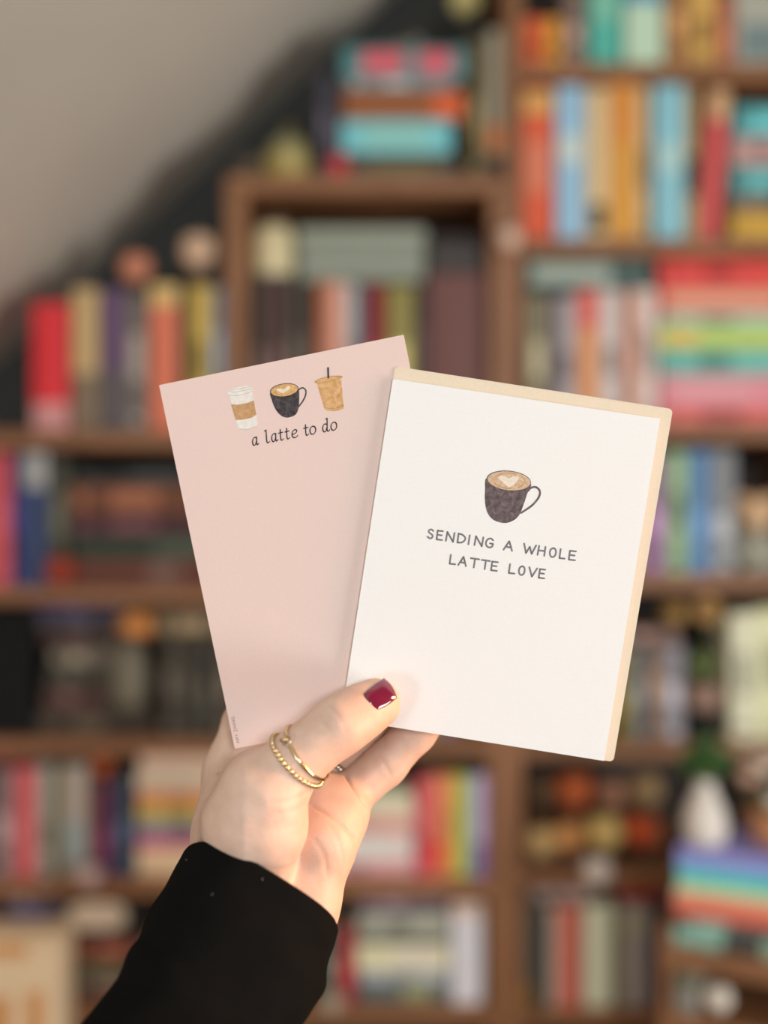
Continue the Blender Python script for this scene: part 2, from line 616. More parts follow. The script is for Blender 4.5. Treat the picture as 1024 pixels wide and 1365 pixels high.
row('the row at far left beside flat books', Z['l1'], [
    (-20, 12, 604, (168, 70, 76), 'rose red upright'), (14, 29, 606, (38, 42, 92), 'slim navy upright'),
    (30, 61, 604, (48, 62, 96), 'blue upright', [(0.74, 1, (138, 138, 135))]), (63, 89, 612, (60, 60, 48), 'dark olive upright')])
stack('the dark stack left of the pink notepad', Z['l1'], [  # dark covers, colours lowered a little further to carry the shelf's shade
    (94, 300, 37, (91, 52, 42), 'red brown', [(0.5, 0.7, (106, 80, 72), 0.7)]), (96, 296, 30, (44, 57, 45), 'dark green', [(0.55, 0.9, (66, 78, 64), 0.7)]),
    (92, 298, 30, (68, 40, 44), 'plum'), (90, 300, 40, (95, 57, 39), 'rust brown'), (98, 290, 20, (40, 44, 44), 'slate')])
stack('the shadowy stack beside the black box', Z['l2'], [  # dark books with some of the shade here put into their colours
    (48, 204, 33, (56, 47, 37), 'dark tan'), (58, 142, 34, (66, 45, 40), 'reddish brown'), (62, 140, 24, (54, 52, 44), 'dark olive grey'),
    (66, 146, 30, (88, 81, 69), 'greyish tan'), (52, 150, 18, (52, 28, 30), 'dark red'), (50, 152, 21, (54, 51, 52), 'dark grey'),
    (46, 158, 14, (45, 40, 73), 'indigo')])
row('the dim row behind the wrist edge', Z['l2'], [  # cover colours taken down to include part of the shade on this shelf
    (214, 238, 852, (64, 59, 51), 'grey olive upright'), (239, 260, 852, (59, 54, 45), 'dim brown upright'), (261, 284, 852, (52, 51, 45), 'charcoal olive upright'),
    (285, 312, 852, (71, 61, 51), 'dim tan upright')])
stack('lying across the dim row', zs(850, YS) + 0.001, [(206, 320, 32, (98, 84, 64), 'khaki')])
row('the lower left row', Z['l3'], [
    (-12, 16, 1026, (112, 92, 92), 'mauve grey upright'), (18, 47, 1024, (172, 80, 82), 'dusty red upright'),
    (48, 68, 1022, (132, 130, 122), 'grey upright'), (70, 81, 1024, (98, 88, 52), 'slim olive upright'),
    (82, 114, 1022, (142, 132, 122), 'pale stone upright', [(0.1, 0.5, (122, 132, 132), 0.8)]), (115, 127, 1046, (104, 72, 62), 'slim brown upright'),
    (129, 147, 1044, (86, 34, 66), 'magenta upright'), (148, 177, 1036, (46, 56, 72), 'navy upright')])
stack('lying on the lower left row', zs(1020.5, YS) + 0.001, [(-30, 42, 14, (84, 20, 22), 'dark red')])
stack('the rainbow stack left of the wrist', Z['l3'], [
    (182, 318, 36, (206, 178, 144), 'peach cream', []), (184, 316, 13, (192, 100, 112), 'pink'), (180, 318, 16, (126, 102, 132), 'lilac'),
    (183, 316, 17, (136, 138, 106), 'grey green'), (182, 318, 15, (188, 158, 78), 'yellow'), (184, 316, 16, (216, 132, 92), 'orange'),
    (181, 318, 27, (178, 160, 138), 'beige', [(0.1, 0.6, (160, 150, 130), 0.5)]), (186, 314, 24, (188, 164, 144), 'cream pink', [])])
stack('the pastel stack beside the little finger', Z['l3'], [
    (420, 553, 20, (204, 152, 152), 'rose pink'), (418, 551, 36, (204, 194, 186), 'white', [(0.1, 0.8, (180, 178, 172), 0.5)]),
    (422, 552, 15, (226, 166, 156), 'salmon pink'), (420, 553, 21, (216, 188, 168), 'cream'), (424, 550, 20, (198, 198, 168), 'pale green')])
row('the rainbow row under the white card', Z['l3'], [
    (555, 568, 1040, (204, 82, 104), 'slim raspberry upright'), (569, 592, 1034, (218, 118, 94), 'coral upright', [(0.12, 0.34, (220, 70, 50))]),
    (593, 606, 1034, (204, 142, 82), 'slim orange upright'), (607, 617, 1034, (168, 162, 72), 'slim yellow green upright'),
    (618, 628, 1036, (112, 152, 92), 'slim green upright'), (629, 650, 1034, (158, 142, 174), 'lilac upright', [(0.0, 0.34, (120, 98, 148))])])
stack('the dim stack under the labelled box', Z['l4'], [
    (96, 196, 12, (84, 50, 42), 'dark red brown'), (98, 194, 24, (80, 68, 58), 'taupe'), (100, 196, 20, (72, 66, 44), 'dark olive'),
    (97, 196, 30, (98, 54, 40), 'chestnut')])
row('the row right of the black sleeve', Z['l4'], [
    (424, 447, 1232, (74, 84, 74), 'grey green upright'), (450, 474, 1238, (136, 46, 48), 'red upright')])
stack('the stack right of the black sleeve', Z['l4'], [
    (478, 598, 30, (88, 92, 88), 'dark grey', [(0.5, 0.8, (128, 128, 92), 0.7)]), (480, 596, 13, (140, 146, 152), 'blue grey'),
    (476, 598, 36, (192, 186, 152), 'pale yellow', [(0.4, 0.9, (196, 186, 170), 0.6)]), (482, 594, 10, (56, 56, 58), 'black'),
    (478, 597, 31, (138, 138, 124), 'stone grey'), (480, 595, 25, (80, 66, 76), 'dark plum')])
row('the bottom row beside the post', Z['l4'], [(602, 645, 1206, (178, 176, 180), 'thick white upright', [(0.86, 1, (190, 165, 150))])])

# the two bays straight behind the held cards
row('the upper bay behind the cards', Z['l1'], [
    (366, 392, 618, (92, 70, 60), 'chocolate'), (393, 418, 612, (120, 120, 110), 'ash grey'), (419, 440, 624, (140, 70, 58), 'brick'),
    (441, 470, 610, (70, 84, 96), 'steel blue'), (471, 492, 620, (170, 150, 120), 'buff'), (493, 520, 614, (96, 54, 62), 'wine'),
    (521, 548, 622, (84, 96, 74), 'moss'), (549, 575, 616, (180, 120, 80), 'apricot'), (576, 604, 612, (70, 62, 80), 'aubergine'), (605, 634, 620, (150, 140, 130), 'putty')])
row('the lower bay behind the cards', Z['l2'], [
    (366, 396, 826, (150, 128, 90), 'straw'), (397, 420, 836, (74, 60, 56), 'cocoa'), (421, 448, 830, (110, 60, 50), 'mahogany'),
    (449, 476, 824, (98, 110, 104), 'lichen'), (477, 500, 838, (160, 90, 90), 'dusky rose'), (501, 530, 828, (60, 70, 88), 'ink blue'),
    (531, 556, 832, (176, 162, 140), 'oatmeal'), (557, 584, 826, (118, 100, 60), 'bronze'), (585, 610, 836, (86, 76, 90), 'heather')])

# on the cube shelf
row('the pair on the cube, left end', Z['cube'], [(424, 438, 98, (66, 62, 72), 'slim dark violet upright'), (439, 452, 106, (54, 54, 60), 'slim charcoal upright')])
stack('the stack on the cube shelf', Z['cube'], [
    (462, 610, 36, (74, 70, 58), 'dark khaki', [(0.2, 0.8, (95, 90, 60), 0.4)]), (456, 602, 44, (100, 164, 170), 'bright turquoise', [(0.2, 0.8, (120, 165, 155), 0.5)]),
    (458, 620, 40, (130, 78, 46), 'orange brown', [(0.74, 0.98, (200, 90, 50), 0.8)]), (462, 606, 16, (112, 116, 116), 'grey'),
    (456, 622, 42, (72, 116, 118), 'teal with pink panels', [(0.16, 0.5, (206, 92, 104), 0.7), (0.62, 0.88, (214, 96, 110), 0.7)])])
row('the pair on the cube, right end', Z['cube'], [(624, 648, 52, (82, 72, 48), 'dark bronze upright'), (650, 673, 40, (132, 126, 110), 'pale grey upright', [(0.18, 0.36, (165, 105, 68)), (0.0, 0.15, (50, 42, 38))])])


# ---------------------------------------------------------------- small things on the shelves
def metres(px, y=YS):
    return px * y / F


def figurine(label, u, v_head, r_px, col, z_base, body_col=(70, 58, 50), y=YS + 0.035, group='round headed figurines', flat=1.0, base2=None):
    r = metres(r_px, y)
    zh = zs(v_head, y)
    root = thing('figurine', label, 'figurine', ((u - 512) / F * y, y, z_base + 0.0003), group=group)
    hb = max(0.006, zh - r * 0.86 * flat - z_base)
    bm = shade(body_col, var=0.1)
    lathe('body', [(r * 0.50, 0), (r * 0.56, hb * 0.08), (r * 0.62, hb * 0.4), (r * 0.5, hb * 0.8), (r * 0.36, hb), (r * 0.2, hb + r * 0.15)], bm, root)
    hd = shade(col, var=0.1)
    lathe('head', ball_prof(r * flat, zh - z_base), hd, root, sx=1 / flat, sy=1 / flat)
    for s in (-1, 1):
        lathe('ear', ball_prof(r * 0.2, 0, 8), hd, root, 12, cx=s * r * 0.7, cy=0, cz=zh - z_base + r * 0.66 * flat)
        lathe('eye', ball_prof(r * 0.1, 0, 6), shade((45, 36, 32), var=0), root, 8, cx=s * r * 0.36, cy=-r * 0.9, cz=zh - z_base + r * 0.05)
        vv, ff = tube_vf([(s * r * 0.5, 0, hb * 0.72), (s * r * 0.66, -r * 0.2, hb * 0.5), (s * r * 0.62, -r * 0.42, hb * 0.3)], [r * 0.14, r * 0.14, r * 0.1])
        mesh('arm', vv, ff, bm, root, True)
    return root


def globe(label, u, v, r_px, y, col=(205, 192, 180), clip_to='front'):
    r = metres(r_px, y)
    if clip_to == 'front':
        y = YF - r - 0.0008
    p = P(u, v, y)
    root = thing('globe_light', label, 'globe light', (p.x, p.y, p.z - r), group='small globe lights')
    gm = shade(col, var=0.04, rough=0.3)
    lathe('globe', ball_prof(r, r), gm, root)
    cm = shade((70, 60, 50), rough=0.4)
    lathe('cap', [(r * 0.42, 2 * r * 0.95), (r * 0.44, 2 * r * 0.99), (r * 0.3, 2 * r * 1.1), (r * 0.12, 2 * r * 1.14)], cm, root, 16)
    return root


figurine('brownish pink round headed figurine on the grey book under the ceiling', 181, 358, 20, (176, 116, 92), zs(392, YS), y=YS + 0.03)
figurine('beige round headed figurine on the mustard book beside the cube', 266, 336, 24, (180, 152, 128), zs(380, YS), y=YS + 0.03)
# riser with the figurine collection
zr6 = Z['r6']
rs = thing('display_riser', 'dark wooden step riser holding the rear row of figurines', 'riser', (xs(790, 1.83), 1.79, zr6 + 0.0003))
box('step_top', -0.118, 0.118, 0, 0.085, zs(1090, 1.80) - zr6 - 0.006, zs(1090, 1.80) - zr6, wood_h, rs, 0.001)
for sx in (-1, 1):
    box('riser_leg', sx * 0.11 - 0.006, sx * 0.11 + 0.006, 0.004, 0.081, 0, zs(1090, 1.80) - zr6 - 0.006, wood_v, rs, 0.001)
zstep = zs(1090, 1.80) + 0.0003
FG = 'figurines on the lower right shelf'
yb, yfr = 1.83, 1.745
for (u, v, r, c, lab) in [(722, 1056, 18, (118, 92, 66), 'dull brown figurine, first from left in the rear row'),
                          (765, 1054, 24, (214, 110, 64), 'bright orange figurine in the rear row'),
                          (815, 1060, 19, (150, 108, 86), 'pinkish brown figurine, third from left in the rear row'),
                          (858, 1052, 23, (142, 118, 84), 'khaki figurine at the right end of the rear row')]:
    figurine(lab, u, v, r, c, zstep, y=yb, group=FG)
for (u, v, r, c, lab) in [(722, 1123, 21, (196, 164, 112), 'sand coloured figurine, first from left in the front row'),
                          (760, 1116, 20, (180, 128, 80), 'caramel figurine, second from left in the front row'),
                          (807, 1110, 24, (208, 178, 112), 'yellow figurine, third from left in the front row'),
                          (857, 1108, 22, (204, 92, 56), 'red orange figurine at the right end of the front row')]:
    figurine(lab, u, v, r, c, zr6, y=yfr, group=FG)

globe('white globe light on the shelf edge below the figurines', 796, 1160, 20, YF - 0.028)
globe('pinkish white globe light on the post beside the cube shelf', 679, 318, 16, YF - 0.024, (200, 170, 150))
globe('dim grey globe light beside the sleeve at the bottom shelf', 441, 1334, 17, YF - 0.025, (130, 120, 105))
globe('dim white globe light below the purple book row at left', 119, 1166, 16, YF - 0.024, (150, 128, 122))

# cream jar and grey box in the cube
zt = zs(366, YS)
j = thing('candle_jar', 'cream candle jar with a dark lid inside the cube shelf', 'jar', (xs(366, 1.76), 1.762, zt + 0.0012))
r = metres(29, 1.76)
lathe('glass_body', [(r * 0.85, 0), (r * 0.97, 0.005), (r, 0.02), (r, 0.066), (r * 0.9, 0.08), (r * 0.82, 0.085)], shade((200, 188, 150), var=0.04, rough=0.35), j)
lathe('lid', [(r * 0.84, 0.0852), (r * 0.84, 0.1), (r * 0.75, 0.103)], shade((70, 50, 36)), j)
g = thing('storage_box', 'flat grey storage box lying on the books inside the cube', 'box', (xs(482, YS), YS + 0.01, zs(374, YS) + 0.0012))
w = metres(84)
box('box_body', -w, w, 0, 0.19, 0, 0.066, shade((118, 124, 112), var=0.05), g, 0.004)
box('lid', -w - 0.003, w + 0.003, -0.003, 0.193, 0.0662, 0.088, shade((130, 134, 122), var=0.05), g, 0.004)
g = thing('storage_box', 'dark grey box on the maroon book inside the cube', 'box', (xs(609, YS), YS + 0.008, zs(364, YS) + 0.0008))
w = metres(38)
box('box_body', -w, w, 0, 0.13, 0, 0.05, shade((60, 56, 54), var=0.05), g, 0.006)
box('lid', -w * 0.96, w * 0.96, 0.002, 0.128, 0.0502, 0.066, shade((66, 62, 60), var=0.05), g, 0.008)

# on top of the cube: golden lantern jar, red ball, dark ball
y = 1.765
j = thing('lantern', 'small gold lantern with a pale dome beside the dark books', 'lantern', (xs(386, y), y, Z['cube'] + 0.0003))
r = metres(32, y)
gold = shade((150, 128, 52), rough=0.4)
lathe('base', [(r * 0.8, 0), (r, 0.004), (r, 0.012), (r * 0.9, 0.014)], gold, j)
lathe('glass', [(r * 0.86, 0.0142), (r * 0.94, 0.03), (r * 0.9, 0.05), (r * 0.8, 0.056)], shade((150, 138, 92), rough=0.3), j)
for k in range(6):
    a = k * math.pi / 3 + 0.3
    vv, ff = tube_vf([(r * 0.93 * math.cos(a), r * 0.93 * math.sin(a), 0.012), (r * 1.0 * math.cos(a), r * 1.0 * math.sin(a), 0.03),
                      (r * 0.9 * math.cos(a), r * 0.9 * math.sin(a), 0.058)], 0.0022)
    mesh('bar', vv, ff, gold, j, True)
lathe('dome', [(r * 0.95, 0.0562), (r * 0.9, 0.064), (r * 0.6, 0.078), (r * 0.2, 0.086), (r * 0.08, 0.088)], shade((120, 118, 90), rough=0.4), j)
vv, ff = tube_vf([(0.009 * math.cos(a), 0, 0.094 + 0.008 * math.sin(a)) for a in [2 * math.pi * i / 12 for i in range(12)]], 0.0014, 6, True)
mesh('ring_handle', vv, ff, gold, j, True)


def trinket(name, label, cat, u, r_px, col, z_base, y, knob=(60, 50, 40)):
    r = metres(r_px, y)
    o = thing(name, label, cat, ((u - 512) / F * y, y, z_base + 0.0003))
    lathe('foot', [(r * 0.45, 0), (r * 0.5, r * 0.08), (r * 0.34, r * 0.16)], shade(knob), o, 16)
    lathe('ball', ball_prof(r, r * 1.08), shade(col, var=0.08, rough=0.4), o)
    lathe('knob', [(r * 0.2, r * 2.05), (r * 0.22, r * 2.12), (r * 0.1, r * 2.25)], shade(knob), o, 12)
    return o


trinket('bauble', 'small red bauble on the cube shelf before the stack', 'bauble', 451, 15, (170, 52, 58), Z['cube'], YF + 0.012)
trinket('bauble', 'dark brown bauble at the left end of the cube shelf top', 'bauble', 333, 20, (80, 70, 58), Z['cube'], 1.76)
trinket('bauble', 'rust red bauble before the dark stack at left', 'bauble', 80, 20, (136, 52, 36), Z['l1'], YF + 0.012)
trinket('bauble', 'burnt orange bauble on the magenta book at lower left', 'bauble', 136, 15, (150, 68, 28), zs(1044, YS), YS + 0.03)
zst = Z['cube'] + 178 * YS / F
stackitem = thing('bird_ornament', 'small grey bird ornament on top of the teal book stack', 'ornament', (xs(541, YS), YS + 0.05, zst + 0.0006))
lathe('bird_body', ball_prof(0.013, 0.013), shade((120, 104, 84)), stackitem, sx=1.5, sy=0.9)
lathe('bird_head', ball_prof(0.0085, 0, 10), shade((110, 112, 108)), stackitem, cx=0.018, cz=0.026)
vv, ff = tube_vf([(-0.014, 0, 0.014), (-0.026, 0, 0.019), (-0.036, 0, 0.024)], [0.006, 0.004, 0.0016])
mesh('tail', vv, ff, shade((90, 84, 76)), stackitem, True)
vv, ff = tube_vf([(0.025, 0, 0.026), (0.031, 0, 0.025), (0.035, 0, 0.0245)], [0.003, 0.002, 0.0005])
mesh('beak', vv, ff, shade((160, 110, 60)), stackitem, True)
# hanging globe from the ceiling slope
pg = P(621, 1, 1.80)
hg = thing('hanging_lamp', 'cream globe lamp hanging on a cord above the cube', 'lamp', (pg.x, pg.y, pg.z))
lathe('globe', ball_prof(metres(21, 1.8), 0), shade((200, 188, 130), rough=0.35), hg)
lathe('socket', [(0.009, 0.024), (0.009, 0.036), (0.004, 0.04)], shade((50, 44, 38)), hg, 14)
zc = ceil_z(pg.x) - pg.z
vv, ff = tube_vf([(0, 0, 0.038), (0, 0, zc * 0.5), (0, 0, zc)], 0.0016, 6)
mesh('cord', vv, ff, shade((40, 36, 32)), hg, True)

# row l2: black box, pumpkin, pale pot
b_ = thing('black_box', 'plain black box at the left end of a lower shelf', 'box', (xs(12, YS), YS + 0.004, Z['l2'] + 0.0003))
hh = zs(812, YS) - Z['l2']
box('box_body', -0.039, 0.039, 0, 0.2, 0, hh - 0.03, shade((4, 4, 5), rough=0.8, var=0.05), b_, 0.003)
box('lid', -0.041, 0.041, -0.002, 0.202, hh - 0.0298, hh, shade((5, 5, 6), rough=0.8, var=0.05), b_, 0.003)
p_ = thing('pale_pot', 'dim pale ceramic pot carrying an orange pumpkin', 'pot', (xs(173, 1.75), 1.752, Z['l2'] + 33 * YS / F + 0.0005))
r = metres(27, 1.75)
hp = zs(858, 1.75) - p_.location.z
lathe('pot_body', [(r * 0.62, 0), (r * 0.8, 0.006), (r, hp * 0.35), (r * 0.98, hp * 0.6), (r * 0.7, hp * 0.86), (r * 0.66, hp)], shade((104, 98, 84)), p_)
lathe('rim', [(r * 0.68, hp + 0.0002), (r * 0.78, hp + 0.002), (r * 0.78, hp + 0.006), (r * 0.66, hp + 0.007)], shade((92, 86, 74)), p_)
pk = thing('pumpkin', 'small orange decorative pumpkin on the pale pot', 'pumpkin', (xs(184, 1.75), 1.752, p_.location.z + hp + 0.0076))
vv, ff = [], []
nseg, nr = 48, 14
R_, hh2 = metres(27, 1.75), metres(20, 1.75)
for i in range(nr + 1):
    ph = -math.pi / 2 + math.pi * i / nr
    for k in range(nseg):
        th = 2 * math.pi * k / nseg
        rr = R_ * max(0.02, math.cos(ph)) ** 0.8 * (1 - 0.07 * abs(math.cos(4 * th)))
        vv.append((rr * math.cos(th), rr * math.sin(th), hh2 + hh2 * math.sin(ph) * (1 - 0.2 * (1 - math.cos(ph)))))
for i in range(nr):
    for k in range(nseg):
        a, b2 = i * nseg + k, i * nseg + (k + 1) % nseg
        ff.append((a, b2, b2 + nseg, a + nseg))
mesh('flesh', vv, ff, shade((190, 126, 72), var=0.1), pk, True)
vv, ff = tube_vf([(0, 0, hh2 * 1.6), (0.001, 0, hh2 * 2.0), (0.005, 0, hh2 * 2.25)], [0.005, 0.0035, 0.004])
mesh('stem', vv, ff, shade((90, 80, 50)), pk, True)

# row r4: plush figure; row r5: flower pot
zr4 = Z['r4']
pl = thing('plush_toy', 'beige headed plush toy with grey body at the right edge', 'plush toy', (xs(1008, 1.75), 1.75, zr4 + 0.0003))
r = metres(24, 1.75)
furA, furB = shade((178, 146, 114), var=0.15, rough=0.9), shade((132, 130, 118), var=0.15, rough=0.9)
lathe('body', [(r * 0.7, 0), (r * 1.05, r * 0.3), (r * 1.15, r * 0.9), (r * 0.95, r * 1.7), (r * 0.6, r * 2.3), (r * 0.3, r * 2.5)], furB, pl)
lathe('head', ball_prof(r, r * 3.3), furA, pl, sx=1.05)
for s in (-1, 1):
    lathe('ear', ball_prof(r * 0.34, 0, 8), furA, pl, 14, cx=s * r * 0.8, cz=r * 4.1)
    vv, ff = tube_vf([(s * r * 0.8, 0, r * 1.9), (s * r * 1.25, -r * 0.35, r * 1.3), (s * r * 1.2, -r * 0.7, r * 0.8)], [r * 0.3, r * 0.3, r * 0.26])
    mesh('arm', vv, ff, furB, pl, True)
    vv, ff = tube_vf([(s * r * 0.55, -r * 0.5, r * 0.36), (s * r * 0.7, -r * 1.0, r * 0.34), (s * r * 0.75, -r * 1.25, r * 0.4)], [r * 0.34, r * 0.33, r * 0.3])
    mesh('leg', vv, ff, furB, pl, True)
lathe('muzzle', ball_prof(r * 0.42, 0, 10), shade((205, 178, 148)), pl, 16, cy=-r * 0.75, cz=r * 3.1)


def leaf_vf(base, tip, width, droop=0.0, n=6):
    base, tip = Vector(base), Vector(tip)
    d = tip - base
    side = d.cross(Vector((0, 1, 0.2)))
    if side.length < 1e-6:
        side = Vector((1, 0, 0))
    side.normalize()
    nrm = side.cross(d).normalized()
    v, f = [], []
    for i in range(n + 1):
        t = i / n
        c = base + d * t + Vector((0, 0, -droop * t * t))
        w = width * (math.sin(math.pi * min(1, t * 0.94 + 0.05)) ** 0.8) * 0.5
        v += [c - side * w + nrm * w * 0.25, c, c + side * w + nrm * w * 0.25]
        v += [p - nrm * 0.0006 for p in v[-3:]]
    for i in range(n):
        a = i * 6
        f += [(a, a + 1, a + 7, a + 6), (a + 1, a + 2, a + 8, a + 7), (a + 3, a + 9, a + 10, a + 4), (a + 4, a + 10, a + 11, a + 5)]
        f += [(a, a + 6, a + 9, a + 3), (a + 2, a + 5, a + 11, a + 8)]
    return v, f


green = shade((50, 78, 38), var=0.2, rough=0.5)
fp = thing('potted_flower', 'small black pot with a green stem and gold flower', 'flower pot', (xs(937, 1.745), 1.745, Z['r5'] + 0.0003))
r = metres(21, 1.745)
lathe('pot', [(r * 0.74, 0), (r * 0.8, 0.004), (r * 0.98, 0.045), (r, 0.048)], shade((22, 23, 24), var=0.05), fp)
lathe('rim_band', [(r * 1.0, 0.0482), (r * 1.1, 0.052), (r * 1.12, 0.084), (r * 1.02, 0.088), (r * 0.9, 0.086)], shade((128, 102, 88)), fp)
hz = zs(812, 1.745) - fp.location.z
vv, ff = tube_vf([(0, 0, 0.08), (0.002, 0, hz * 0.6), (0.008, 0, hz * 0.95)], 0.002, 6)
mesh('stem', vv, ff, green, fp, True)
for k in range(7):
    a = k * 2 * math.pi / 7
    q0 = (0.002, 0, 0.095 + 0.006 * (k % 3))
    vv, ff = leaf_vf(q0, (0.024 * math.cos(a), 0.018 * math.sin(a), 0.135 + 0.008 * (k % 2)), 0.017, 0.004)
    mesh('leaf', vv, ff, shade((92, 104, 62), var=0.2), fp, True)
for k in range(9):
    a = k * 2 * math.pi / 9
    vv, ff = leaf_vf((0.008, 0, hz - 0.004), (0.008 + 0.024 * math.cos(a), -0.004, hz + 0.024 * math.sin(a)), 0.017)
    mesh('petal', vv, ff, shade((150, 116, 72), var=0.1), fp, True)
lathe('flower_centre', ball_prof(0.011, 0, 10), shade((140, 104, 58)), fp, 16, cx=0.008, cy=-0.004, cz=hz)
trinket('bauble', 'dull gold bauble on the flat mauve brown book', 'bauble', 899, 17, (132, 102, 56), zs(839.0, YS) + 0.001, YS + 0.03)

# bottom left: black storage box with an oval label, flat books, cream house shaped box
zb = Z['l4'] + 86 * YS / F + 0.0004
sb = thing('storage_box', 'black storage box with a pale oval label at lower left', 'box', (xs(136, YS), YS + 0.003, zb))
box('box_body', -0.066, 0.066, 0, 0.17, 0, 0.062, shade((26, 24, 22), var=0.05), sb, 0.003)
box('lid', -0.068, 0.068, -0.002, 0.172, 0.0622, 0.072, shade((30, 27, 24), var=0.05), sb, 0.003)
vv, ff = [], []
for yy in (-0.0052, -0.0022):
    for k in range(32):
        a = 2 * math.pi * k / 32
        e = 0.7
        cx_, sz_ = math.cos(a), math.sin(a)
        vv.append((-0.008 + 0.047 * math.copysign(abs(cx_) ** e, cx_), yy, 0.04 + 0.022 * math.copysign(abs(sz_) ** e, sz_)))
ff = [tuple(range(32))[::1], tuple(range(32, 64))[::-1]] + [(k, k + 32, (k + 1) % 32 + 32, (k + 1) % 32) for k in range(32)]
mesh('oval_label', vv, ff, shade((170, 152, 132), var=0.04), sb)
stack('the pair behind the cream box', Z['l4'], [(0, 84, 112, (84, 74, 66), 'thick brown'), (6, 76, 14, (36, 48, 104), 'blue'), (4, 70, 20, (84, 74, 72), 'grey')])

yc = 1.42
cb = thing('cream_cabinet', 'cream wooden box with tan panels at the bottom left corner', 'box', (xs(22, yc), yc, 0.0))
zt_ = zs(1246, yc)
cream = surf('cream_painted_wood', [min(0.8, x * 1.3) for x in lin((205, 180, 146))], 0.55, 0.06, 12)
tanm = surf('tan_panel', [min(0.8, x * 1.3) for x in lin((186, 132, 80))], 0.55, 0.1, 12)
hw = metres(60, yc)
box('body', -hw, hw, 0, 0.06, 0.0, zt_ - 0.012, cream, cb, 0.003)
box('top', -hw - 0.002, hw + 0.002, -0.004, 0.063, zt_ - 0.0118, zt_, cream, cb, 0.003)
for (a, b2, va, vb) in ((-50, 36, 1250, 1276), (36, 58, 1322, 1420), (-40, 14, 1330, 1420)):
    box('panel', xs(a, yc) - cb.location.x, xs(b2, yc) - cb.location.x, -0.003, 0.002, zs(vb, yc), zs(va, yc), tanm, cb, 0.001)

# turned side unit at the lower right
a_ = math.radians(-24)
o_ = Vector((xs(893, 1.47), 1.47, 0))
su = thing('side_shelf', 'small turned walnut shelf unit at the lower right corner', 'shelf', o_, (0, 0, a_))
zA = zs(1262, 1.47)
zB = zs(1352, 1.47)
L_ = 0.27
box('side_panel', -0.014, 0.0, 0, 0.17, 0.0, zA + 0.028, wood_v, su, 0.0015)
box('side_panel', L_, L_ + 0.014, 0, 0.17, 0.0, zA + 0.028, wood_v, su, 0.0015)
box('shelf', 0.0, L_, 0, 0.17, zA - 0.03, zA, wood_h, su, 0.0015)
box('shelf', 0.0, L_, 0, 0.17, zB - 0.022, zB, wood_h, su, 0.0015)
box('shelf', 0.0, L_, 0, 0.17, zB - 0.36, zB - 0.338, wood_h, su, 0.0015)
box('back_panel', 0.0, L_, 0.164, 0.17, 0.0, zA - 0.03, wood_back, su)
RM = Matrix.Rotation(a_, 3, 'Z')


def su_pt(x, y, z):
    q = RM @ Vector((x, y, 0))
    return (o_.x + q.x, o_.y + q.y, z)


ks = 1.47 / F


def su_stack(phrase, x0, items, z0):
    z = z0
    n = len(items)
    for i, (dx, w, tp, col, desc, bands) in enumerate(items):
        t = tp * ks
        b = book('%s flat book, %s from top in %s' % (desc, ORD[n - 1 - i], phrase), 'books in ' + phrase, t - 0.0006, w, 0.13, col, bands)
        R = RM @ Matrix(((0, 0, 1), (0, 1, 0), (-1, 0, 0)))
        b.rotation_euler = R.to_euler()
        b.location = su_pt(x0 + dx, 0.008, z + t / 2)
        z += t
    return z


zS = su_stack('the stack on the turned shelf', 0.004, [
    (0.0, 0.19, 24, (112, 146, 132), 'grey green', [(0.35, 0.62, (62, 62, 58)), (0.62, 1.0, (120, 138, 115), 0.7)]), (0.004, 0.2, 16, (70, 72, 68), 'dark slate', [(0.1, 0.34, (112, 146, 136), 0.8)]),
    (0.002, 0.22, 16, (206, 100, 82), 'tomato red', []), (0.0, 0.22, 17, (226, 150, 122), 'peach', []), (0.004, 0.215, 11, (178, 196, 158), 'pale lime', []),
    (0.006, 0.215, 15, (70, 166, 148), 'emerald', []), (0.004, 0.216, 15, (104, 146, 186), 'sky blue', []), (0.005, 0.21, 17, (120, 118, 170), 'lavender', [])], zA + 0.0004)
# white vase with leaves on that stack
vz = thing('vase', 'white pear shaped vase with green leaves on the bright stack', 'vase', su_pt(0.042, 0.045, zS + 0.0004))
wh = shade((214, 206, 196), var=0.04, rough=0.35)
sc_ = 0.092
lathe('vase_body', [(0.26 * sc_, 0), (0.3 * sc_, 0.03 * sc_), (0.34 * sc_, 0.25 * sc_), (0.31 * sc_, 0.48 * sc_), (0.19 * sc_, 0.74 * sc_), (0.13 * sc_, 0.9 * sc_), (0.15 * sc_, 0.97 * sc_), (0.12 * sc_, 0.97 * sc_), (0.1 * sc_, 0.85 * sc_)], wh, vz)
for k in range(14):
    a = k * 2.4
    rr = 0.026 + 0.011 * (k % 3)
    zz = 0.10 + 0.012 * (k % 4)
    vv, ff = leaf_vf((0.004 * math.cos(a), 0.004 * math.sin(a), 0.092), (rr * math.cos(a), rr * 0.8 * math.sin(a), zz + 0.03), 0.026, 0.012)
    mesh('leaf', vv, ff, green, vz, True)
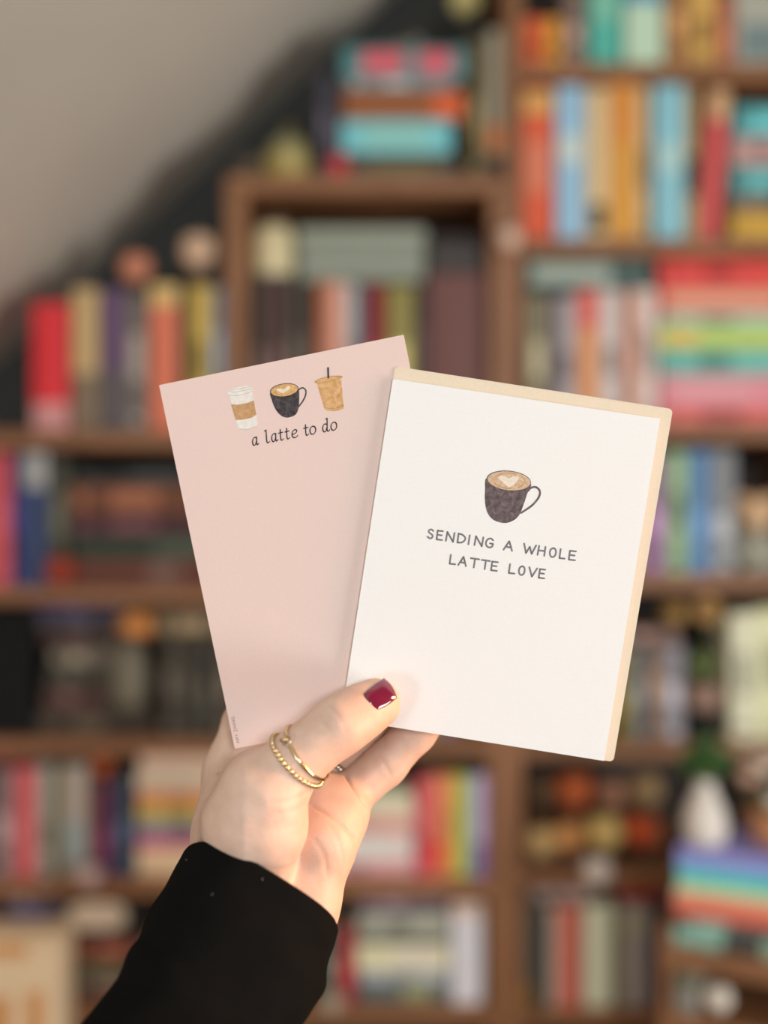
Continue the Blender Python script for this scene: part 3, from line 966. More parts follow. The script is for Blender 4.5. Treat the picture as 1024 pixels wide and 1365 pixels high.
# dried flowers in a brown pot
df = thing('dried_flowers', 'brown pot of beige and pink dried flowers at right edge', 'flower pot', su_pt(0.122, 0.078, zS + 0.0004))
r = 0.026
lathe('pot', [(r * 0.7, 0), (r * 0.78, 0.004), (r, 0.036), (r * 1.06, 0.038), (r * 1.06, 0.046), (r * 0.92, 0.047)], shade((150, 104, 72)), df)
random.seed(3)
for k in range(16):
    a = k * 2.399
    rr = 0.008 + 0.034 * math.sqrt(k / 16)
    hz = 0.125 - 0.05 * (k / 16) + random.uniform(-0.01, 0.014)
    q = Vector((rr * math.cos(a), rr * math.sin(a), hz))
    vv, ff = tube_vf([(0.3 * q.x, 0.3 * q.y, 0.04), (0.7 * q.x, 0.7 * q.y, hz * 0.6), q], 0.0012, 6)
    mesh('stem', vv, ff, shade((96, 84, 52)), df, True)
    c = [(160, 128, 112), (132, 118, 104), (150, 112, 84), (176, 170, 156)][k % 4]
    if k == 13:
        c = (206, 96, 116)
    vv, ff = join_vf([lathe_vf(ball_prof(0.0075, 0, 6), 10, cx=q.x + 0.007 * math.cos(j * 2.1), cy=q.y + 0.007 * math.sin(j * 2.1), cz=q.z + 0.003 * (j % 2)) for j in range(4)])
    mesh('bloom', vv, ff, shade(c, var=0.2), df, True)
gl = globe('whitish globe light under the turned shelf', 958, 1330, 17, 1.425, (200, 192, 180), 'cord')
r = metres(17, 1.425)
vv, ff = tube_vf([(0, 0, r * 2.2), (0, 0.006, r * 2.5), (0, 0.014, zA - 0.012 - gl.location.z)], 0.0014, 6)
mesh('cord', vv, ff, shade((60, 50, 42)), gl, True)
b = book('grey upright book, alone on the low level of the turned shelf', 'books in turned shelf', 0.032, 0.056, 0.1, (118, 116, 108), [(0.7, 1, (100, 104, 84))])
b.rotation_euler = (0, 0, a_)
b.location = su_pt(0.02, 0.012, zB + 0.0004)

# ---------------------------------------------------------------- cards held in the hand
def rotvec(r):
    r = np.array(r, float)
    t = np.linalg.norm(r)
    k = r / t
    K = np.array([[0, -k[2], k[1]], [k[2], 0, -k[0]], [-k[1], k[0], 0]])
    return np.eye(3) + math.sin(t) * K + (1 - math.cos(t)) * K @ K


def cv2w(p):
    return Vector((p[0], p[2], H - p[1]))


class Sheet:
    """rectangle with local axes x right, y up, z towards the viewer, in millimetres from its centre"""
    def __init__(s, rot, t, w, h):
        s.R = rotvec(rot)
        s.t = np.array(t, float)
        s.w, s.h = w, h
        D = np.diag([1, -1, -1.0])
        M = s.R @ D
        A = np.array([[1, 0, 0], [0, 0, 1], [0, -1, 0.0]])
        Wm = A @ M
        s.mat = Matrix([[*Wm[i], 0] for i in range(3)] + [[0, 0, 0, 1]])
        s.mat.translation = cv2w(s.t)

    def loc(s, u, v):
        d = np.array([(u - 512) / F, (v - 682.5) / F, 1.0])
        n = s.R[:, 2]
        q = d * (n @ s.t) / (n @ d) - s.t
        l = s.R.T @ q
        return np.array([l[0], -l[1]])


def sheet_vf(w, h, z0, z1, rc=0.0004, n=4, warp=None):
    """thin paper slab with rounded corners"""
    pts = []
    for (sx, sy, a0) in ((1, 1, 0), (-1, 1, 90), (-1, -1, 180), (1, -1, 270)):
        for i in range(n + 1):
            a = math.radians(a0 + 90 * i / n)
            pts.append((sx * (w / 2 - rc) + rc * math.cos(a), sy * (h / 2 - rc) + rc * math.sin(a)))
    m = len(pts)
    v = [(x, y, z1) for x, y in pts] + [(x, y, z0) for x, y in pts]
    f = [tuple(range(m)), tuple(range(m, 2 * m))[::-1]] + [(i, i + m, (i + 1) % m + m, (i + 1) % m) for i in range(m)]
    return v, f


TILT = (0.042, 0.036)
card_s = Sheet((*TILT, 0.1516), (0.0464, 0.0236, 0.4237), 0.10795, 0.1397)
env_s = Sheet((*TILT, 0.1566), (0.0488, 0.0214, 0.4237), 0.1125, 0.1445)
pad_s = Sheet((*TILT, -0.1976), (-0.0268, 0.0131, 0.4283), 0.1016, 0.1524)

white_paper = surf('white_card_stock', (0.85, 0.85, 0.84), 0.75, 0.012, 900, 0.05, 2500, spec=0.25)
pink_paper = surf('pink_paper', (0.775, 0.605, 0.555), 0.8, 0.015, 900, 0.05, 2500, spec=0.2)
pad_edge = surf('pad_sheet_edges', (0.82, 0.62, 0.56), 0.85, 0.06, 400, stretch=(1, 1, 60))
kraft = surf('grey_board', (0.45, 0.40, 0.34), 0.85, 0.05, 300)
env_paper = surf('cream_envelope_paper', (0.78, 0.67, 0.52), 0.8, 0.02, 700, 0.08, 1800, spec=0.2)

card = thing('greeting_card', 'white greeting card with a printed coffee mug held under the thumb', 'card')
card.matrix_world = card_s.mat
v, f = sheet_vf(card_s.w, card_s.h, -0.00035, 0.0)
mesh('front_panel', v, f, white_paper, card)
v, f = sheet_vf(card_s.w, card_s.h, -0.00095, -0.0006)
mesh('back_panel', v, f, white_paper, card)
# fold joining both panels along the left edge
fv = []
for yy in (-card_s.h / 2, card_s.h / 2):
    for k in range(9):
        a = math.pi / 2 + math.pi * k / 8
        fv.append((-card_s.w / 2 + 0.0003 + 0.00048 * math.cos(a), yy, -0.000475 + 0.000474 * math.sin(a)))
mesh('fold', fv, [(k, k + 1, k + 10, k + 9) for k in range(8)] + [tuple(range(9)), tuple(range(9, 18))[::-1]], white_paper, card, True)

env = thing('envelope', 'cream envelope held behind the white card', 'envelope')
env.matrix_world = env_s.mat
v, f = sheet_vf(env_s.w, env_s.h, -0.00155, -0.0013, 0.0018)
mesh('front_sheet', v, f, env_paper, env)
v, f = sheet_vf(env_s.w, env_s.h, -0.0021, -0.0017, 0.0018)
mesh('back_sheet', v, f, env_paper, env)
w2, h2 = env_s.w / 2, env_s.h / 2
fl = [(-w2 + 0.001, h2 - 0.001), (w2 - 0.001, h2 - 0.001), (0.012, 0.012), (0, 0.008), (-0.012, 0.012)]
mesh('flap', [(x, y, -0.00215) for x, y in fl] + [(x, y, -0.0024) for x, y in fl],
     [(4, 3, 2, 1, 0)[::-1], (5, 6, 7, 8, 9)[::-1]] + [(i, (i + 1) % 5, (i + 1) % 5 + 5, i + 5) for i in range(5)], env_paper, env)
mesh('edge_fold', *join_vf([box_vf(-w2 + 0.002, w2 - 0.002, sy * (h2 - 0.0004) - 0.0003, sy * (h2 - 0.0004) + 0.0003, -0.0019, -0.0014) for sy in (-1, 1)] +
                           [box_vf(-w2 + 0.0001, -w2 + 0.0007, -h2 + 0.002, h2 - 0.002, -0.0019, -0.0014),
                            box_vf(w2 - 0.0007, w2 - 0.0001, -h2 + 0.002, h2 - 0.002, -0.0019, -0.0014)]), env_paper, env)

pad = thing('notepad', 'pink to-do notepad with three printed coffee cups', 'notepad')
pad.matrix_world = pad_s.mat
v, f = sheet_vf(pad_s.w, pad_s.h, -0.00012, 0.0)
mesh('top_sheet', v, f, pink_paper, pad)
v, f = sheet_vf(pad_s.w, pad_s.h, -0.0028, -0.00014)
mesh('sheet_block', v, f, pad_edge, pad)
v, f = sheet_vf(pad_s.w, pad_s.h, -0.0036, -0.00282)
mesh('backing_board', v, f, kraft, pad)


# ------------------------------------------------- printing on the cards (flat ink a hair above the paper)
INK = 0.00004


def flat(name, poly, mat, parent, lift):
    poly = [tuple(p[:2]) for p in poly]
    ar = sum(poly[i][0] * poly[(i + 1) % len(poly)][1] - poly[(i + 1) % len(poly)][0] * poly[i][1] for i in range(len(poly)))
    if ar < 0:
        poly = poly[::-1]
    n = len(poly)
    v = [(x, y, lift) for x, y in poly] + [(x, y, lift - 0.00003) for x, y in poly]
    return mesh(name, v, [tuple(range(n)), tuple(range(n, 2 * n))[::-1]] + [(i, i + n, (i + 1) % n + n, (i + 1) % n) for i in range(n)], mat, parent)


def stroke_vf(pts, width, lift, nib=None):
    """flat brush stroke with round ends; nib = (angle, contrast) for a broad pen"""
    pts = [np.array(p[:2], float) for p in pts]
    n = len(pts)
    L, R_ = [], []
    ws = []
    for i in range(n):
        t = pts[min(i + 1, n - 1)] - pts[max(i - 1, 0)]
        t = t / (np.linalg.norm(t) + 1e-12)
        w = width
        if nib:
            ang = math.atan2(t[1], t[0])
            w = width * (1 - nib[1] + nib[1] * abs(math.sin(ang - nib[0])))
        ws.append(w)
        nn = np.array([-t[1], t[0]])
        L.append(pts[i] + nn * w / 2)
        R_.append(pts[i] - nn * w / 2)
    v, f = [], []
    for a, b_ in zip(L, R_):
        v += [(a[0], a[1], lift), (b_[0], b_[1], lift)]
    for i in range(n - 1):
        f.append((2 * i, 2 * i + 1, 2 * i + 3, 2 * i + 2))
    for c, w in ((pts[0], ws[0]), (pts[-1], ws[-1])):
        k0 = len(v)
        for k in range(10):
            a = 2 * math.pi * k / 10
            v.append((c[0] + w / 2 * math.cos(a), c[1] + w / 2 * math.sin(a), lift + 0.000002))
        f.append(tuple(range(k0, k0 + 10)))
    return v, f


CAPS = {
    'A': (0.76, [([(0, 0), (0.2, 0.52), (0.39, 1), (0.58, 0.5), (0.76, 0)], 0), ([(0.14, 0.36), (0.63, 0.34)], 0)]),
    'D': (0.66, [([(0.02, 0), (0, 1)], 0), ([(0, 1), (0.34, 0.94), (0.61, 0.7), (0.64, 0.42), (0.42, 0.1), (0.02, 0)], 1)]),
    'E': (0.58, [([(0.54, 1), (0, 0.98), (0.02, 0), (0.58, 0.02)], 0), ([(0, 0.52), (0.48, 0.53)], 0)]),
    'G': (0.7, [([(0.66, 0.84), (0.44, 1), (0.15, 0.88), (0, 0.5), (0.12, 0.12), (0.42, 0), (0.66, 0.16), (0.7, 0.44)], 1), ([(0.4, 0.45), (0.7, 0.44)], 0)]),
    'H': (0.68, [([(0, 0), (0.02, 1)], 0), ([(0.68, 0), (0.66, 1)], 0), ([(0.02, 0.5), (0.67, 0.52)], 0)]),
    'I': (0.06, [([(0.03, 0), (0.03, 1)], 0)]),
    'L': (0.56, [([(0, 1), (0.02, 0), (0.56, 0.03)], 0)]),
    'M': (0.84, [([(0, 0), (0.08, 1), (0.42, 0.3), (0.76, 1), (0.84, 0)], 0)]),
    'N': (0.68, [([(0, 0), (0.02, 1), (0.66, 0), (0.68, 1)], 0)]),
    'O': (0.72, [([(0.36, 1), (0.08, 0.82), (0, 0.46), (0.14, 0.1), (0.4, 0), (0.65, 0.18), (0.72, 0.54), (0.6, 0.88), (0.36, 1)], 1)]),
    'S': (0.56, [([(0.55, 0.86), (0.34, 1), (0.1, 0.9), (0.07, 0.68), (0.3, 0.53), (0.53, 0.38), (0.54, 0.14), (0.3, 0), (0.0, 0.14)], 1)]),
    'T': (0.72, [([(0, 0.98), (0.72, 1)], 0), ([(0.36, 1), (0.37, 0)], 0)]),
    'V': (0.66, [([(0, 1), (0.33, 0), (0.66, 1)], 0)]),
    'W': (1.0, [([(0, 1), (0.27, 0), (0.5, 0.74), (0.74, 0), (1, 1)], 0)]),
    'Y': (0.7, [([(0, 1), (0.35, 0.48), (0.7, 1)], 0), ([(0.35, 0.5), (0.35, 0)], 0)]),
    'Z': (0.64, [([(0, 1), (0.62, 1), (0, 0), (0.64, 0)], 0)]),
}
LOWER = {
    'a': [[(0.66, 0.9), (0.45, 1.0), (0.2, 0.84), (0.05, 0.5), (0.06, 0.14), (0.22, 0.0), (0.42, 0.14), (0.62, 0.52)],
          [(0.72, 1.0), (0.64, 0.6), (0.58, 0.2), (0.62, 0.02), (0.74, 0.04), (0.86, 0.16)]],
    'l': [[(-0.02, 1.56), (0.18, 1.64)], [(0.18, 1.64), (0.12, 1.1), (0.06, 0.5), (0.05, 0.12), (0.14, 0.0), (0.26, 0.04), (0.36, 0.14)]],
    't': [[(0.24, 1.36), (0.16, 0.8), (0.1, 0.26), (0.12, 0.04), (0.24, 0.0), (0.42, 0.14)], [(-0.04, 0.94), (0.46, 0.98)]],
    'e': [[(0.08, 0.44), (0.36, 0.52), (0.58, 0.68), (0.6, 0.9), (0.44, 1.0), (0.2, 0.84), (0.05, 0.46), (0.1, 0.1), (0.3, 0.0), (0.5, 0.08), (0.64, 0.22)]],
    'o': [[(0.44, 1.0), (0.2, 0.86), (0.04, 0.48), (0.1, 0.1), (0.3, 0.0), (0.56, 0.14), (0.72, 0.52), (0.66, 0.9), (0.44, 1.0)]],
    'd': [[(0.66, 0.9), (0.45, 1.0), (0.2, 0.84), (0.05, 0.5), (0.06, 0.14), (0.22, 0.0), (0.42, 0.14), (0.62, 0.52)],
          [(0.66, 1.58), (0.86, 1.66)], [(0.86, 1.66), (0.74, 1.0), (0.62, 0.4), (0.6, 0.1), (0.68, 0.0), (0.8, 0.04), (0.9, 0.16)]],
}


def zpx(region, scale):
    """coordinates read off an enlarged crop -> pixels"""
    return lambda x, y: (region[0] + x / scale, region[1] + y / scale)


ink_grey = surf('grey_ink', (0.19, 0.18, 0.19), 0.7, 0.15, 1500)
ink_dark = surf('dark_plum_ink', (0.045, 0.022, 0.03), 0.7, 0.1, 1500)
ink_small = surf('mauve_ink', (0.30, 0.17, 0.19), 0.7, 0.05, 1500)

z6 = zpx((550, 610), 4.2667)


def caps_line(name, text, lefts, widths, start, end, sheet, parent, cap, width, mat):
    p0, p1 = sheet.loc(*z6(*start)), sheet.loc(*z6(*end))
    ex = (p1 - p0) / np.linalg.norm(p1 - p0)
    ey = np.array([-ex[1], ex[0]])
    k = np.linalg.norm(p1 - p0) / (lefts[-1] + widths[-1] - lefts[0])
    parts = []
    for ch, l, w in zip(text, lefts, widths):
        gw, strokes = CAPS[ch]
        for pts, sm in strokes:
            if sm:
                pts = smooth_line(pts, 6)
            sx = (w * k) / max(gw, 0.3)
            q = [p0 + ex * ((l - lefts[0]) * k + x * sx) + ey * (y * cap) for x, y in pts]
            if sm:
                parts.append(stroke_vf(q, width, INK))
            else:
                parts += [stroke_vf([qa, qb], width, INK) for qa, qb in zip(q[:-1], q[1:])]
    return mesh(name, *join_vf(parts), mat, parent)


caps_line('lettering', 'SENDINGAWHOLE', [84, 136, 190, 255, 318, 353, 415, 519, 628, 712, 778, 835, 888],
          [28, 32, 42, 42, 6, 43, 40, 48, 68, 38, 34, 30, 36], (84, 457), (924, 585), card_s, card, 0.00365, 0.00072, ink_grey)
caps_line('lettering', 'LATTELOVE', [210, 260, 324, 387, 446, 547, 602, 657, 717],
          [32, 44, 48, 46, 34, 33, 32, 44, 32], (210, 603), (749, 688), card_s, card, 0.0036, 0.00072, ink_grey)

# small maker's line reading upwards along the left edge of the notepad
p0, p1 = pad_s.loc(319.4, 990.0), pad_s.loc(312.6, 954.0)
ex = np.array([0.0, 1.0])
ey = np.array([-1.0, 0.0])
adv = [0.86, 1.02, 0.86, 0.55, 0.82, 0.92, 0.9, 0.92, 0.8]
tot = sum(adv)
k = np.linalg.norm(p1 - p0) / tot
x = 0
parts = []
for ch, a in zip('AMY ZHANG', adv):
    if ch != ' ':
        for pts, sm in CAPS[ch][1]:
            if sm:
                pts = smooth_line(pts, 5)
            q = [p0 + ex * (x + q[0] * k * 0.82) + ey * (q[1] * 0.00122) for q in pts]
            parts += [stroke_vf([qa, qb], 0.00017, INK) for qa, qb in zip(q[:-1], q[1:])]
    x += a * k
mesh('maker_lettering', *join_vf(parts), ink_small, pad)

# "a latte to do"
z5 = zpx((280, 480), 5.12)
p0, p1 = pad_s.loc(*z5(293, 584)), pad_s.loc(*z5(868, 474))
ex = (p1 - p0) / np.linalg.norm(p1 - p0)
ey = np.array([-ex[1], ex[0]])
k = np.linalg.norm(p1 - p0) / (868 - 293)
parts = []
for ch, l, w in zip('alattetodo', [293, 388, 424, 480, 523, 562, 652, 685, 772, 828], [42, 22, 42, 26, 26, 40, 26, 42, 46, 42]):
    ref = {'a': 0.86, 'l': 0.36, 't': 0.46, 'e': 0.64, 'o': 0.72, 'd': 0.9}[ch]
    sx = w * k / ref
    for pts in LOWER[ch]:
        pp = smooth_line(pts, 6)
        parts.append(stroke_vf([p0 + ex * ((l - 293) * k + q[0] * sx) + ey * (q[1] * 52 * k) for q in pp], 0.0006, INK, (math.radians(35), 0.42)))
mesh('lettering', *join_vf(parts), ink_dark, pad)


def watercolour(name, c0, c1, scale=500.0):
    m = bpy.data.materials.new(name)
    m.use_nodes = True
    nt = m.node_tree
    b = nt.nodes['Principled BSDF']
    b.inputs['Roughness'].default_value = 0.8
    b.inputs['Specular IOR Level'].default_value = 0.2
    tc = nd(nt, 'ShaderNodeTexCoord')
    n = nd(nt, 'ShaderNodeTexNoise')
    n.inputs['Scale'].default_value = scale
    n.inputs['Detail'].default_value = 5
    n.inputs['Distortion'].default_value = 0.6
    nt.links.new(tc.outputs['Object'], n.inputs['Vector'])
    r = nd(nt, 'ShaderNodeValToRGB')
    r.color_ramp.elements[0].position = 0.33
    r.color_ramp.elements[1].position = 0.7
    r.color_ramp.elements[0].color = (*c0, 1)
    r.color_ramp.elements[1].color = (*c1, 1)
    nt.links.new(n.outputs['Fac'], r.inputs[0])
    nt.links.new(r.outputs[0], b.inputs['Base Color'])
    return m


wc_mug = watercolour('watercolour_umber', (0.085, 0.064, 0.068), (0.20, 0.16, 0.165))
wc_black = watercolour('watercolour_charcoal', (0.035, 0.03, 0.035), (0.10, 0.085, 0.09))
wc_latte = watercolour('watercolour_latte', (0.55, 0.37, 0.23), (0.71, 0.54, 0.38), 700)
wc_latte2 = watercolour('watercolour_caramel', (0.60, 0.34, 0.12), (0.74, 0.50, 0.25), 700)
wc_heart = watercolour('watercolour_milk', (0.76, 0.65, 0.53), (0.84, 0.76, 0.66), 700)
wc_kraft = watercolour('watercolour_kraft', (0.47, 0.27, 0.125), (0.60, 0.37, 0.19), 500)
wc_ice = watercolour('watercolour_iced_coffee', (0.58, 0.31, 0.12), (0.74, 0.48, 0.25), 500)
wc_icerim = watercolour('watercolour_toffee', (0.40, 0.21, 0.09), (0.56, 0.34, 0.17), 500)
wc_white = watercolour('watercolour_white', (0.74, 0.70, 0.64), (0.84, 0.81, 0.77), 400)
wc_line = watercolour('watercolour_lid_line', (0.42, 0.39, 0.36), (0.60, 0.56, 0.52), 500)


def ell(cx, cy, a, b_, rot, n=40):
    c, s = math.cos(math.radians(rot)), math.sin(math.radians(rot))
    return [(cx + a * math.cos(t) * c - b_ * math.sin(t) * s, cy + a * math.cos(t) * s + b_ * math.sin(t) * c) for t in [2 * math.pi * i / n for i in range(n)]]


def mugprint(parent, sheet, zf, body, rim, coffee, heart, handle, hwid, mat_body, mat_rim, mat_coffee, rings):
    T = lambda pts: [sheet.loc(*zf(x, y)) for x, y in pts]
    mp = flat('mug_print', smooth_poly(T(body)), mat_body, parent, INK)
    flat('rim_print', T(ell(*rim)), mat_rim, mp, 2 * INK)
    flat('coffee_print', T(ell(*coffee)), mat_coffee, mp, 3 * INK)
    vs_, fs_ = join_vf([stroke_vf(smooth_line(T(r_), 8), hwid * 0.35, 3.6 * INK) for r_ in rings])
    mesh('crema_print', vs_, fs_, wc_icerim, mp)
    flat('heart_print', smooth_poly(T(heart)), wc_heart, mp, 4 * INK)
    hv, hf = stroke_vf(smooth_line(T(handle), 8), hwid, 1.5 * INK)
    mesh('handle_print', hv, hf, mat_body, mp)


def smooth_poly(pts):
    return smooth_line(pts, 5, True)


mugprint(card, card_s, z6,
         [(421, 118), (413, 180), (412, 250), (424, 308), (452, 348), (494, 368), (538, 371), (580, 354), (610, 322), (634, 262), (654, 202), (674, 150), (600, 170), (500, 165)],
         (548, 131, 127, 57, 6), (549, 132, 122, 53, 6),
         [(550, 168), (514, 140), (488, 118), (495, 106), (520, 104), (546, 118), (574, 106), (600, 107), (605, 120), (582, 146)],
         [(656, 190), (674, 172), (702, 168), (723, 188), (722, 216), (704, 246), (672, 278), (618, 314)], 0.00084, wc_mug, wc_mug, wc_latte,
         [[(462, 132), (480, 156), (520, 172), (560, 176)], [(600, 172), (632, 152), (640, 130), (622, 108)], [(470, 108), (500, 94), (545, 88), (590, 94)]])
mugprint(pad, pad_s, z5,
         [(412, 224), (420, 268), (440, 322), (470, 366), (510, 391), (550, 389), (586, 370), (604, 330), (609, 270), (604, 200), (560, 230), (480, 245)],
         (507, 205, 98, 46, -8), (508, 205, 92, 41, -8),
         [(500, 226), (472, 216), (455, 204), (464, 195), (486, 195), (506, 200), (520, 186), (540, 178), (549, 184), (540, 200), (520, 214)],
         [(598, 214), (614, 196), (636, 190), (654, 208), (652, 240), (636, 276), (604, 320)], 0.00058, wc_black, wc_black, wc_latte2,
         [[(440, 218), (462, 236), (500, 240)], [(540, 230), (572, 208), (576, 186)], [(450, 190), (490, 172), (540, 168)]])
T5 = lambda pts: [pad_s.loc(*z5(x, y)) for x, y in pts]
cup = flat('cup_print', T5([(132, 240), (288, 210), (300, 285), (326, 436), (312, 456), (280, 468), (230, 474), (204, 470), (190, 456), (160, 350)]), wc_white, pad, INK)
flat('lid_print', smooth_poly(T5([(119, 232), (124, 212), (150, 196), (200, 183), (250, 176), (276, 180), (290, 198), (290, 212), (240, 230), (180, 242), (130, 244)])), wc_white, cup, 2 * INK)
vv, ff = join_vf([stroke_vf(smooth_line(T5(l), 6), 0.00018, 3 * INK) for l in
                  ([(120, 236), (150, 243), (220, 236), (290, 212)], [(124, 214), (170, 218), (240, 206), (288, 196)], [(206, 470), (260, 472), (318, 452)], [(136, 206), (200, 196), (276, 182)])])
mesh('lid_line_print', vv, ff, wc_line, cup)
flat('cup_sleeve_print', T5([(144, 303), (190, 304), (250, 294), (299, 275), (308, 325), (316, 374), (284, 393), (230, 406), (176, 410), (160, 356)]), wc_kraft, cup, 2 * INK)
ice = flat('iced_cup_print', T5([(728, 154), (800, 146), (894, 120), (903, 210), (913, 328), (896, 340), (850, 349), (806, 348), (782, 338), (756, 250)]), wc_ice, pad, INK)
flat('iced_lid_print', smooth_poly(T5([(716, 148), (752, 130), (820, 113), (880, 106), (903, 112), (898, 124), (850, 138), (780, 152), (728, 158)])), wc_latte2, ice, 2 * INK)
vv, ff = join_vf([stroke_vf(smooth_line(T5(l), 6), 0.00026, 3 * INK) for l in
                  ([(716, 148), (740, 158), (800, 148), (860, 134), (903, 114)], [(716, 148), (760, 126), (830, 110), (903, 111)], [(778, 322), (830, 332), (880, 322), (911, 308)])])
mesh('lid_line_print', vv, ff, wc_icerim, ice)
vv, ff = stroke_vf(T5([(806, 54), (808, 120)]), 0.00078, 4 * INK)
mesh('straw_print', vv, ff, wc_black, ice)

# ---------------------------------------------------------------- the hand (one continuous surface from a distance field)
def cpt(u, v, z):
    return np.array([(u - 512) / F * z, (v - 682.5) / F * z, z])


def chain(pts):
    return [(cpt(*a[:3]), cpt(*b_[:3]), a[3] * a[2] / F, b_[3] * b_[2] / F) for a, b_ in zip(pts[:-1], pts[1:])]


PALM = chain([(314, 1125, 0.432, 52), (320, 1032, 0.456, 44), (334, 968, 0.460, 38)]) + \
    chain([(345, 1140, 0.437, 46), (378, 1006, 0.462, 38)]) + \
    chain([(388, 1150, 0.436, 46), (420, 1040, 0.457, 36)]) + \
    chain([(406, 1222, 0.424, 42), (428, 1118, 0.429, 44), (452, 1076, 0.438, 34)]) + \
    chain([(424, 1066, 0.438, 34), (454, 1084, 0.437, 33)]) + \
    chain([(340, 1190, 0.424, 65), (306, 1270, 0.408, 76)]) + \
    chain([(398, 1205, 0.422, 44), (350, 1290, 0.408, 58)])
THUMB = chain([(346, 1165, 0.4175, 44), (350, 1100, 0.405, 58), (358, 1056, 0.404, 52), (384, 1024, 0.4057, 40), (400, 1010, 0.4066, 36.5), (424, 990, 0.4075, 35.5),
               (454, 967, 0.409, 37.5), (478, 951, 0.4135, 35), (500.5, 938, 0.4176, 33.5)])
WEB = chain([(350, 1060, 0.412, 42), (322, 1068, 0.440, 34)]) + chain([(320, 1096, 0.413, 42), (306, 1110, 0.433, 45)]) + chain([(334, 1110, 0.424, 46), (318, 1080, 0.438, 42)])
FINGERS = [chain(c) for c in (
    [(334, 968, 0.460, 36), (405, 868, 0.4545, 30), (470, 808, 0.446, 27), (520, 768, 0.4405, 24)],
    [(378, 1006, 0.462, 35), (470, 905, 0.460, 30), (545, 850, 0.450, 27), (598, 812, 0.4415, 24)],
    [(422, 1036, 0.457, 32), (500, 952, 0.459, 28), (575, 890, 0.450, 26), (628, 850, 0.441, 23)],
    [(464, 1062, 0.444, 30), (514, 1019, 0.449, 28), (553, 976, 0.449, 27), (600, 925, 0.4405, 22.5)])]


def smin(a, b_, k):
    h = np.clip(0.5 + 0.5 * (b_ - a) / k, 0, 1)
    return b_ + (a - b_) * h - k * h * (1 - h)


def cones(p, prims, k, mg=0.02):
    out = np.full(len(p), 0.05, np.float32)
    for a, b_, ra, rb in prims:
        r = max(ra, rb) + mg
        lo, hi = np.minimum(a, b_) - r, np.maximum(a, b_) + r
        m = np.flatnonzero(((p > lo) & (p < hi)).all(1))
        if not len(m):
            continue
        q = p[m] - a.astype(np.float32)
        ba = (b_ - a).astype(np.float32)
        h = np.clip(q @ ba / (ba @ ba), 0, 1)
        d = np.linalg.norm(q - h[:, None] * ba, axis=1) - (ra + (rb - ra) * h)
        out[m] = smin(out[m], d.astype(np.float32), k)
    return out


def sdf(p):
    p = np.asarray(p, np.float32)
    palm = cones(p, PALM, 0.009)
    th = cones(p, THUMB, 0.004)
    u = p[:, 0] / p[:, 2] * F + 512
    v = p[:, 1] / p[:, 2] * F + 682.5
    kk = 0.0022 + 0.018 * np.clip((375 - u) / 50, 0, 1) + 0.006 * np.clip((v - 1165) / 50, 0, 1)
    base = smin(palm, cones(p, WEB, 0.006), 0.010)
    out = smin(base, th, np.minimum(kk, 0.02).astype(np.float32))
    for fc in FINGERS:
        out = np.minimum(out, smin(palm, cones(p, fc, 0.003), 0.0035))
    return out


def sgrad(p, e=0.0004):
    g = np.zeros((len(p), 3))
    for i in range(3):
        d = np.zeros(3)
        d[i] = e
        g[:, i] = (sdf(p + d) - sdf(p - d)) / (2 * e)
    return g / (np.linalg.norm(g, axis=1)[:, None] + 1e-9)


